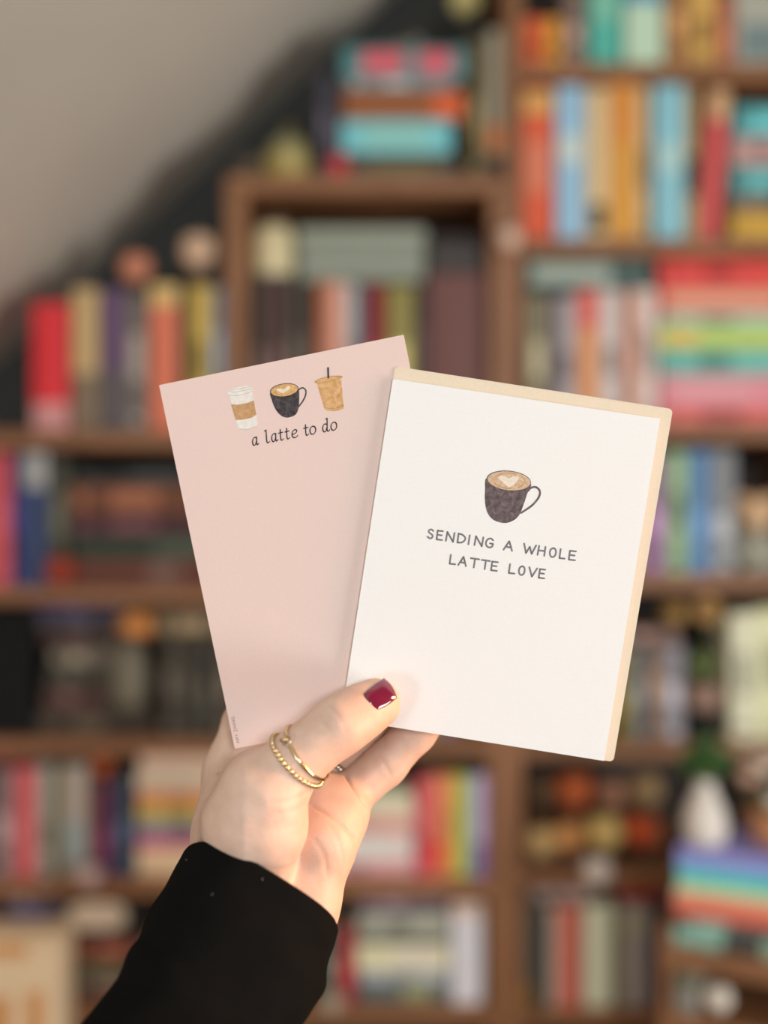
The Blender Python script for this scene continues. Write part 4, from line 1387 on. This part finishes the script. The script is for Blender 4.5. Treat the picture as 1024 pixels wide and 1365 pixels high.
def surface_nets(lo, hi, s):
    n = np.ceil((np.array(hi) - lo) / s).astype(int) + 1
    ax = [lo[i] + s * np.arange(n[i]) for i in range(3)]
    D = np.empty(n, np.float32)
    yz = np.stack(np.meshgrid(ax[1], ax[2], indexing='ij'), -1).reshape(-1, 2)
    step = 24
    for i0 in range(0, n[0], step):
        xx = ax[0][i0:i0 + step]
        p = np.empty((len(xx), len(yz), 3), np.float32)
        p[:, :, 0] = xx[:, None]
        p[:, :, 1:] = yz[None]
        D[i0:i0 + step] = sdf(p.reshape(-1, 3)).reshape(len(xx), n[1], n[2])
    ins = D < 0
    cnt = np.zeros(n - 1, np.int8)
    offs = [(a, b_, c) for a in (0, 1) for b_ in (0, 1) for c in (0, 1)]
    for o in offs:
        cnt += ins[o[0]:n[0] - 1 + o[0], o[1]:n[1] - 1 + o[1], o[2]:n[2] - 1 + o[2]]
    act = (cnt > 0) & (cnt < 8)
    cells = np.argwhere(act)
    idx = np.full(n - 1, -1, np.int64)
    idx[act] = np.arange(len(cells))
    vals = {o: D[cells[:, 0] + o[0], cells[:, 1] + o[1], cells[:, 2] + o[2]] for o in offs}
    acc = np.zeros((len(cells), 3))
    num = np.zeros(len(cells))
    for o in offs:
        for i in range(3):
            if o[i] == 0:
                q = list(o)
                q[i] = 1
                a, b_ = vals[o], vals[tuple(q)]
                m = (a < 0) != (b_ < 0)
                t = a[m] / (a[m] - b_[m])
                pt = np.tile(np.array(o, float), (m.sum(), 1))
                pt[:, i] = t
                acc[m] += pt
                num[m] += 1
    V = np.array(lo) + s * (cells + acc / num[:, None])
    Q = []
    for i in range(3):
        j, k_ = (i + 1) % 3, (i + 2) % 3
        sl0 = [slice(None)] * 3
        sl1 = [slice(None)] * 3
        sl0[i], sl1[i] = slice(0, n[i] - 1), slice(1, n[i])
        e = np.argwhere(ins[tuple(sl0)] != ins[tuple(sl1)])
        e = e[(e[:, j] > 0) & (e[:, k_] > 0) & (e[:, j] < n[j] - 1) & (e[:, k_] < n[k_] - 1)]
        if not len(e):
            continue
        fl_ = ins[e[:, 0], e[:, 1], e[:, 2]]

        def c_(dj, dk):
            q = e.copy()
            q[:, j] += dj
            q[:, k_] += dk
            return idx[q[:, 0], q[:, 1], q[:, 2]]
        quad = np.stack([c_(-1, -1), c_(0, -1), c_(0, 0), c_(-1, 0)], 1)
        quad[~fl_] = quad[~fl_][:, ::-1]
        Q.append(quad)
    return V, np.concatenate(Q)


def hit(u, v, z0=0.37):
    """first point of the skin seen along a pixel ray"""
    d = np.array([(u - 512) / F, (v - 682.5) / F, 1.0])
    z = z0
    for _ in range(120):
        s_ = float(sdf((d * z)[None])[0])
        z += s_ * 0.8
        if s_ < 1e-5 or z > 0.5:
            break
    return d * z


HV, HQ = surface_nets((-0.108, 0.010, 0.374), (0.042, 0.196, 0.482), 0.00085)
for _ in range(2):
    HV = HV - sgrad(HV) * sdf(HV)[:, None]
HN = sgrad(HV)
# creases pressed into the surface: (pixel polyline on the skin, depth, half width)
CREASE = [([(417, 1074), (436, 1085), (455, 1099), (474, 1120)], 0.0009, 0.0007),
          ([(461, 1034), (470, 1050), (480, 1064), (489, 1075)], 0.0009, 0.0007),
          ([(503, 1006), (512, 1017), (521, 1034)], 0.0003, 0.0008),
          ([(426, 954), (430, 963), (438, 972)], 0.00030, 0.0006),
          ([(440, 944), (452, 956), (463, 976)], 0.00034, 0.0006),
          ([(446, 950), (455, 962), (462, 980)], 0.0002, 0.0005),
          ([(362, 1070), (390, 1066), (413, 1054)], 0.0004, 0.0009),
          ([(372, 1086), (395, 1080), (412, 1070)], 0.0003, 0.0008),
          ([(380, 1104), (396, 1098), (408, 1090)], 0.00022, 0.0008),
          ([(420, 1120), (432, 1140), (436, 1165)], 0.0003, 0.0009),
          ([(440, 1100), (452, 1124), (458, 1150)], 0.0002, 0.0009),
          ([(370, 1160), (384, 1156), (396, 1148)], 0.0002, 0.0008)]
disp = np.zeros(len(HV))
for px, dep, wd in CREASE:
    pts = np.array([hit(*q) for q in smooth_line(px, 4)])
    near = np.flatnonzero((np.abs(HV - pts.mean(0)) < 0.035).all(1))
    best = np.full(len(near), 1.0)
    for a, b_ in zip(pts[:-1], pts[1:]):
        q = HV[near] - a
        ba = b_ - a
        h = np.clip(q @ ba / (ba @ ba + 1e-12), 0, 1)
        best = np.minimum(best, np.linalg.norm(q - h[:, None] * ba, axis=1))
    disp[near] = np.maximum(disp[near], dep * np.exp(-(best / wd) ** 2))
HV2 = HV - HN * disp[:, None]
# skin tone of its own: palm side and finger tips redder than the back of the hand
uu = HV[:, 0] / HV[:, 2] * F + 512
vv_ = HV[:, 1] / HV[:, 2] * F + 682.5
palmy = np.clip((HN[:, 0] * 0.75 + 0.15), 0, 1) * np.clip((uu - 385) / 40, 0, 1)
tipr = np.exp(-(((HV - cpt(505, 935, 0.4165)) ** 2).sum(1)) / 0.012 ** 2)
mole = np.exp(-(((HV - hit(291, 1031)) ** 2).sum(1)) / 0.0007 ** 2)
red = np.clip(0.55 * palmy + 0.35 * tipr + disp / 0.0009 * 0.35, 0, 1)
ca, cb_, cc = np.array([0.70, 0.505, 0.405]), np.array([0.74, 0.42, 0.28]), np.array([0.36, 0.16, 0.11])
col = ca + (cb_ - ca) * red[:, None]
col = col + (cc - col) * (mole * 0.75)[:, None]

skin = bpy.data.materials.new('skin')
skin.use_nodes = True
nt = skin.node_tree
bs = nt.nodes['Principled BSDF']
bs.inputs['Roughness'].default_value = 0.48
bs.inputs['Specular IOR Level'].default_value = 0.35
bs.inputs['Subsurface Weight'].default_value = 0.25
bs.inputs['Subsurface Radius'].default_value = (1.0, 0.38, 0.22)
bs.inputs['Subsurface Scale'].default_value = 0.004
at = nd(nt, 'ShaderNodeAttribute', attribute_name='tone')
n1 = nd(nt, 'ShaderNodeTexNoise')
n1.inputs['Scale'].default_value = 160
n1.inputs['Detail'].default_value = 4
tc = nd(nt, 'ShaderNodeTexCoord')
nt.links.new(tc.outputs['Object'], n1.inputs['Vector'])
rp = nd(nt, 'ShaderNodeValToRGB')
rp.color_ramp.elements[0].position = 0.3
rp.color_ramp.elements[0].color = (0.93, 0.89, 0.87, 1)
rp.color_ramp.elements[1].position = 0.7
rp.color_ramp.elements[1].color = (1.03, 1.03, 1.03, 1)
nt.links.new(n1.outputs['Fac'], rp.inputs[0])
mx = nd(nt, 'ShaderNodeMix', data_type='RGBA', blend_type='MULTIPLY')
mx.inputs[0].default_value = 1.0
nt.links.new(at.outputs['Color'], mx.inputs[6])
nt.links.new(rp.outputs[0], mx.inputs[7])
nt.links.new(mx.outputs[2], bs.inputs['Base Color'])
vo = nd(nt, 'ShaderNodeTexVoronoi')
vo.inputs['Scale'].default_value = 1100
nt.links.new(tc.outputs['Object'], vo.inputs['Vector'])
bp = nd(nt, 'ShaderNodeBump')
bp.inputs['Strength'].default_value = 0.12
bp.inputs['Distance'].default_value = 0.0004
nt.links.new(vo.outputs['Distance'], bp.inputs['Height'])
nt.links.new(bp.outputs[0], bs.inputs['Normal'])

wrist = cv2w(cpt(342, 1190, 0.422))
person = thing('person', 'hand in a black sleeve holding the cards, dark red thumbnail', 'person', wrist)
Wv = np.stack([HV2[:, 0], HV2[:, 2], H - HV2[:, 1]], 1) - np.array(wrist)
hand = mesh('hand', Wv.tolist(), HQ.tolist(), skin, person, True)
hand['label'] = 'bare left hand pinching the cards between thumb and fingers'
ca_ = hand.data.color_attributes.new('tone', 'FLOAT_COLOR', 'POINT')
ca_.data.foreach_set('color', np.concatenate([np.clip(col, 0, 1), np.ones((len(col), 1))], 1).astype(np.float32).ravel())


def on_hand(pts_cv):
    return [cv2w(p) - wrist for p in pts_cv]


# thumb nail: a curved plate laid on the skin
polish = surf('burgundy_nail_polish', (0.15, 0.005, 0.03), 0.12, 0.05, 200, spec=0.6, coat=0.8)
NU, NVn = 22, 18
quad = np.array([(481, 927), (512.5, 903.5), (530, 931), (502, 949)], float)   # cuticle/top, tip/top, tip/bottom, cuticle/bottom
grid = {}
vn, fn = [], []
for i in range(NU + 1):
    for j_ in range(NVn + 1):
        a, b_ = 2 * i / NU - 1, 2 * j_ / NVn - 1
        # squircle map: square -> rounded outline
        x_ = a * math.sqrt(1 - b_ * b_ * 0.3)
        y_ = b_ * math.sqrt(1 - a * a * 0.2)
        s_, t_ = (x_ + 1) / 2, (y_ + 1) / 2
        q = quad[0] * (1 - s_) * (1 - t_) + quad[1] * s_ * (1 - t_) + quad[2] * s_ * t_ + quad[3] * (1 - s_) * t_
        h_ = hit(*q)
        nrm = sgrad(h_[None])[0]
        edge = max(abs(a), abs(b_))
        lift = 0.00055 + 0.0004 * (1 - edge ** 4) + 0.0005 * max(0, a) ** 2
        vn.append((h_, nrm, lift))
m_ = NVn + 1
for w_i in range(2):
    arr = np.array([q_[w_i] for q_ in vn]).reshape(NU + 1, m_, 3)
    for _ in range(12):
        arr[1:-1, 1:-1] = (arr[:-2, 1:-1] + arr[2:, 1:-1] + arr[1:-1, :-2] + arr[1:-1, 2:]) / 4
        arr[0, 1:-1] = (arr[0, :-2] + 2 * arr[0, 1:-1] + arr[0, 2:]) / 4
        arr[-1, 1:-1] = (arr[-1, :-2] + 2 * arr[-1, 1:-1] + arr[-1, 2:]) / 4
        arr[1:-1, 0] = (arr[:-2, 0] + 2 * arr[1:-1, 0] + arr[2:, 0]) / 4
        arr[1:-1, -1] = (arr[:-2, -1] + 2 * arr[1:-1, -1] + arr[2:, -1]) / 4
    arr = arr.reshape(-1, 3)
    vn = [(arr[i], q_[1], q_[2]) if w_i == 0 else (q_[0], arr[i] / np.linalg.norm(arr[i]), q_[2]) for i, q_ in enumerate(vn)]
top = on_hand([h_ + nr * l for h_, nr, l in vn])
bot = on_hand([h_ - nr * 0.0006 for h_, nr, l in vn])
nv = top + bot
nt_ = len(top)
for i in range(NU):
    for j_ in range(NVn):
        a = i * m_ + j_
        fn.append((a, a + 1, a + m_ + 1, a + m_))
        fn.append((a + nt_, a + m_ + nt_, a + m_ + 1 + nt_, a + 1 + nt_))
rim = [i * m_ for i in range(NU + 1)] + [NU * m_ + j_ for j_ in range(1, m_)] + [i * m_ + NVn for i in range(NU - 1, -1, -1)] + [j_ for j_ in range(NVn - 1, 0, -1)]
for a, b_ in zip(rim, rim[1:] + rim[:1]):
    fn.append((a, b_, b_ + nt_, a + nt_))
nail = mesh('thumbnail', nv, fn, polish, hand, True)
nail['label'] = 'glossy burgundy painted thumbnail'

# nails of the fingers behind the cards
for fc in FINGERS:
    a, b_, ra, rb = fc[-1]
    d = (b_ - a) / np.linalg.norm(b_ - a)
    zz = np.array([0, 0, 1.0])
    zz = zz - d * (zz @ d)
    zz /= np.linalg.norm(zz)
    sx = np.cross(d, zz)
    nv, fn = [], []
    for lay in (1.06, 0.96):
        for i in range(9):
            for j_ in range(9):
                s_ = -0.55 + 1.35 * i / 8
                th_ = math.radians(-52 + 104 * j_ / 8)
                wd = 1 - 0.12 * (abs(j_ - 4) / 4) ** 2
                rr = rb * lay * (math.sqrt(max(0.05, 1 - max(0, s_ - 0.15) ** 2 * 0.6)))
                nv.append(b_ + d * rb * s_ * wd + rr * (math.cos(th_) * zz + math.sin(th_) * sx))
    for i in range(8):
        for j_ in range(8):
            q = i * 9 + j_
            fn.append((q, q + 1, q + 10, q + 9))
            fn.append((q + 81, q + 90, q + 91, q + 82))
    rim = [i * 9 for i in range(9)] + [72 + j_ for j_ in range(1, 9)] + [i * 9 + 8 for i in range(7, -1, -1)] + list(range(7, 0, -1))
    for q, q2 in zip(rim, rim[1:] + rim[:1]):
        fn.append((q, q2, q2 + 81, q + 81))
    mesh('fingernail', on_hand(nv), fn, polish, hand, True)

# ---------------------------------------------------------------- rings
gold_m = surf('ring_gold', (0.76, 0.60, 0.36), 0.2, 0.04, 300, metal=1.0)
silver_m = surf('ring_silver', (0.72, 0.66, 0.58), 0.25, 0.05, 300, metal=1.0)


def ring_path(centre, e_px, tilt, off, n=72, fn=sdf, chainf=None):
    """closed loop around a finger: plane spanned by an image direction and the depth axis"""
    e1 = np.array([e_px[0], e_px[1], 0.0])
    e1 /= np.linalg.norm(e1)
    e2 = np.array([tilt[0], tilt[1], 1.0])
    e2 -= e1 * (e1 @ e2)
    e2 /= np.linalg.norm(e2)
    out = []
    for i in range(n):
        a = 2 * math.pi * i / n
        d = math.cos(a) * e1 + math.sin(a) * e2
        lo_, hi_ = 0.0, 0.03
        for r_ in np.linspace(0.002, 0.03, 29):
            if float(chainf((centre + d * r_)[None])[0]) > 0:
                hi_ = r_
                lo_ = r_ - 0.001
                break
        for _ in range(16):
            m = (lo_ + hi_) / 2
            if float(chainf((centre + d * m)[None])[0]) > 0:
                hi_ = m
            else:
                lo_ = m
        out.append((hi_, d))
    rr = np.array([o[0] for o in out])
    for _ in range(6):
        rr = np.maximum(rr, (np.roll(rr, 1) + rr + np.roll(rr, -1)) / 3)
    return [centre + o[1] * (r_ + off) for o, r_ in zip(out, rr)]


thumb_only = lambda p: cones(np.asarray(p, np.float32), THUMB, 0.004)
rp1 = ring_path(cpt(409, 1003, 0.4069), (38, 48), (0.10, -0.08), 0.0006, chainf=thumb_only)
c1 = cv2w(cpt(409, 1003, 0.4069))
rg = thing('thumb_ring', 'thin plain gold ring with tiny loop on the thumb', 'ring', c1)
v, f = tube_vf([cv2w(p) - c1 for p in rp1], 0.00085, 10, True)
mesh('band', v, f, gold_m, rg, True)
i0 = 32
tp = min(range(len(rp1)), key=lambda i: (rp1[i][0] / rp1[i][2] * F + 512 - 392) ** 2 + (rp1[i][1] / rp1[i][2] * F + 682.5 - 986) ** 2 + (0 if rp1[i][2] < 0.407 else 1e6))
q = cv2w(rp1[tp]) - c1
nn_ = q.normalized()
lp = []
a1_ = Vector((1, 0, 0))
a1_ = (a1_ - nn_ * a1_.dot(nn_)).normalized()
a2_ = nn_.cross(a1_)
lc = q + nn_ * 0.0008
for i in range(20):
    a = 2 * math.pi * i / 20
    lp.append(lc + 0.0019 * (math.cos(a) * a1_ + math.sin(a) * a2_))
v, f = tube_vf(lp, 0.00038, 7, True)
mesh('loop', v, f, silver_m, rg, True)
v, f = tube_vf([lc + a1_ * -0.0022 + a2_ * 0.0004 + nn_ * 0.0005, lc + a1_ * -0.0008 + a2_ * 0.0002 + nn_ * 0.0009, lc + a1_ * 0.0006 + nn_ * 0.0005], 0.00075, 8)
mesh('clasp', v, f, gold_m, rg, True)

rp2 = ring_path(cpt(396, 1012, 0.4066), (46, 45), (0.10, -0.08), 0.0006, n=120, chainf=thumb_only)
c2 = cv2w(cpt(396, 1012, 0.4066))
rg2 = thing('beaded_ring', 'gold beaded ring on the thumb below the plain ring', 'ring', c2)
w_ = [np.array(cv2w(p) - c2) for p in rp2]
cum = np.concatenate([[0], np.cumsum([np.linalg.norm(w_[(i + 1) % len(w_)] - w_[i]) for i in range(len(w_))])])
nb = int(cum[-1] / 0.0021)
parts = []
for i in range(nb):
    s_ = cum[-1] * i / nb
    k_ = min(np.searchsorted(cum, s_, 'right') - 1, len(w_) - 1)
    t_ = (s_ - cum[k_]) / (cum[k_ + 1] - cum[k_])
    p = w_[k_] * (1 - t_) + w_[(k_ + 1) % len(w_)] * t_
    parts.append(lathe_vf(ball_prof(0.00114, 0, 6), 10, *p))
mesh('beads', *join_vf(parts), gold_m, rg2, True)['label'] = 'row of small gold beads'
v, f = tube_vf([Vector(p) for p in w_], 0.0003, 6, True)
mesh('band', v, f, gold_m, rg2, True)

ring_f = lambda p: cones(np.asarray(p, np.float32), FINGERS[2], 0.003)
fa, fb = FINGERS[2][0][0], FINGERS[2][0][1]
cr = fa + (fb - fa) * 0.32
ax_ = (fb - fa)
rp3 = ring_path(cr, (-ax_[1], ax_[0]), (0.0, 0.0), 0.0007, n=96, chainf=ring_f)
c3 = cv2w(cr)
rg3 = thing('rope_ring', 'twisted silver ring on a finger behind the thumb', 'ring', c3)
for ph in (0, math.pi * 2 / 3, math.pi * 4 / 3):
    pts = []
    n_ = len(rp3) * 3
    for i in range(n_):
        t = i / 3
        p = np.array(rp3[int(t) % 96]) * (1 - (t % 1)) + np.array(rp3[(int(t) + 1) % 96]) * (t % 1)
        rad = (p - cr) / np.linalg.norm(p - cr)
        an = i / n_ * 2 * math.pi * 14 + ph
        pts.append(cv2w(p + rad * 0.0008 * math.cos(an) + ax_ / np.linalg.norm(ax_) * 0.0008 * math.sin(an)) - c3)
    v, f = tube_vf(pts, 0.00075, 6, True)
    mesh('strand', v, f, silver_m, rg3, True)

# ---------------------------------------------------------------- sleeve
knit = bpy.data.materials.new('black_jersey')
knit.use_nodes = True
nt = knit.node_tree
bs = nt.nodes['Principled BSDF']
bs.inputs['Roughness'].default_value = 0.9
bs.inputs['Specular IOR Level'].default_value = 0.06
bs.inputs['Sheen Weight'].default_value = 0.0
bs.inputs['Sheen Roughness'].default_value = 0.5
tc = nd(nt, 'ShaderNodeTexCoord')
n1 = nd(nt, 'ShaderNodeTexNoise')
n1.inputs['Scale'].default_value = 60
n1.inputs['Detail'].default_value = 6
nt.links.new(tc.outputs['Object'], n1.inputs['Vector'])
r = nd(nt, 'ShaderNodeValToRGB')
r.color_ramp.elements[0].color = (0.0028, 0.003, 0.003, 1)
r.color_ramp.elements[1].color = (0.006, 0.0064, 0.0063, 1)
nt.links.new(n1.outputs['Fac'], r.inputs[0])
nt.links.new(r.outputs[0], bs.inputs['Base Color'])
n2 = nd(nt, 'ShaderNodeTexNoise')
n2.inputs['Scale'].default_value = 2200
nt.links.new(tc.outputs['Object'], n2.inputs['Vector'])
bp = nd(nt, 'ShaderNodeBump')
bp.inputs['Strength'].default_value = 0.4
bp.inputs['Distance'].default_value = 0.0005
nt.links.new(n2.outputs['Fac'], bp.inputs['Height'])
nt.links.new(bp.outputs[0], bs.inputs['Normal'])

ctr = smooth_line([cpt(354, 1172, 0.419), cpt(312, 1266, 0.402), cpt(266, 1368, 0.384), cpt(190, 1530, 0.355)], 30)
wid = np.interp(np.linspace(0, 1, len(ctr)), [0, 0.1, 0.33, 0.66, 1], [0.0342, 0.0346, 0.0346, 0.0350, 0.040])
dep = np.interp(np.linspace(0, 1, len(ctr)), [0, 0.33, 0.66, 1], [0.0335, 0.034, 0.034, 0.038])
NS, NT = len(ctr), 128


def fold(s, th):
    """soft creases of the cloth, growing away from the cuff"""
    g = 0.0
    fade = min(1.0, max(0.0, (s - 0.1) / 0.15))
    for (s0, t0, sl, w, a) in ((0.42, -2.35, 0.32, 0.10, 0.0032), (0.50, -1.75, 0.42, 0.075, -0.0026), (0.36, -1.3, 0.5, 0.06, 0.0018), (0.62, -1.0, -0.3, 0.09, 0.0026),
                              (0.52, -0.6, -0.35, 0.06, -0.002), (0.33, -2.95, 0.1, 0.06, 0.0028), (0.62, -2.7, 0.2, 0.08, -0.002), (0.78, -1.6, 0.25, 0.07, 0.0026),
                              (0.4, 0.6, 0.3, 0.08, 0.003), (0.6, 1.6, -0.3, 0.09, 0.003), (0.45, 2.4, 0.3, 0.07, -0.003)):
        dth = (th - t0 + math.pi) % (2 * math.pi) - math.pi
        x = (s - s0 - sl * dth * 0.35) / w
        g += a * math.exp(-x * x) * math.exp(-(dth / 0.9) ** 2)
    return 0.7 * g * fade


def sleeve_ring(i, shrink, back=None):
    s = i / (NS - 1)
    c = ctr[i]
    t = ctr[min(i + 1, NS - 1)] - ctr[max(i - 1, 0)]
    t = t / np.linalg.norm(t)
    ex_ = np.cross(np.array([0, 0, 1.0]), t)
    ex_ /= np.linalg.norm(ex_)
    ez_ = np.cross(t, ex_)
    out = []
    for k in range(NT):
        th = -math.pi + 2 * math.pi * k / NT
        nz = noise.noise(Vector((math.cos(th) * 1.6, math.sin(th) * 1.6, s * 5.0))) * 0.0013 * min(1, s * 5 + 0.15)
        rr = fold(s, th) + nz - shrink
        cx_, sx_ = math.cos(th), math.sin(th)
        cx_, sx_ = math.copysign(abs(cx_) ** 0.85, cx_), math.copysign(abs(sx_) ** 0.85, sx_)
        p = c + ex_ * (wid[i] + rr) * cx_ + ez_ * (dep[i] + rr) * sx_
        p = p + t * max(0.0, 1 - s / 0.22) * (0.0065 - 0.0025 * cx_ + 0.0006 * math.sin(3 * th + 0.6))
        out.append(p)
    return out


rings = [sleeve_ring(i, 0.0024) for i in range(14, 0, -1)]
rings += [sleeve_ring(0, 0.0024), [p for p in sleeve_ring(0, 0.0012)], sleeve_ring(0, 0.0003)]
tt = (ctr[1] - ctr[0]) / np.linalg.norm(ctr[1] - ctr[0])
rings[-2] = [p - tt * 0.0010 for p in rings[-2]]
rings[-1] = [p - tt * 0.0002 for p in rings[-1]]
rings += [sleeve_ring(i, 0.0) for i in range(1, NS)]
sv = on_hand([p for rg_ in rings for p in rg_])
sf = []
for i in range(len(rings) - 1):
    for k in range(NT):
        a, b_ = i * NT + k, i * NT + (k + 1) % NT
        sf.append((a, b_, b_ + NT, a + NT))
sf.append(tuple((len(rings) - 1) * NT + k for k in range(NT)))
sl = mesh('sleeve', sv, sf, knit, person, True)
sl['label'] = 'black jersey sleeve with a plain cuff'
lint = []
for (i, k) in ((4, 33), (22, 41), (8, 55)):
    p = rings[17 + i][k]
    n_ = p - ctr[i]
    lint.append(lathe_vf(ball_prof(0.0002, 0, 4), 6, *(cv2w(p + n_ / np.linalg.norm(n_) * 0.0001) - wrist)))
mesh('lint', *join_vf(lint), surf('pale_lint', (0.3, 0.3, 0.3), 0.9, 0.0), sl, True)
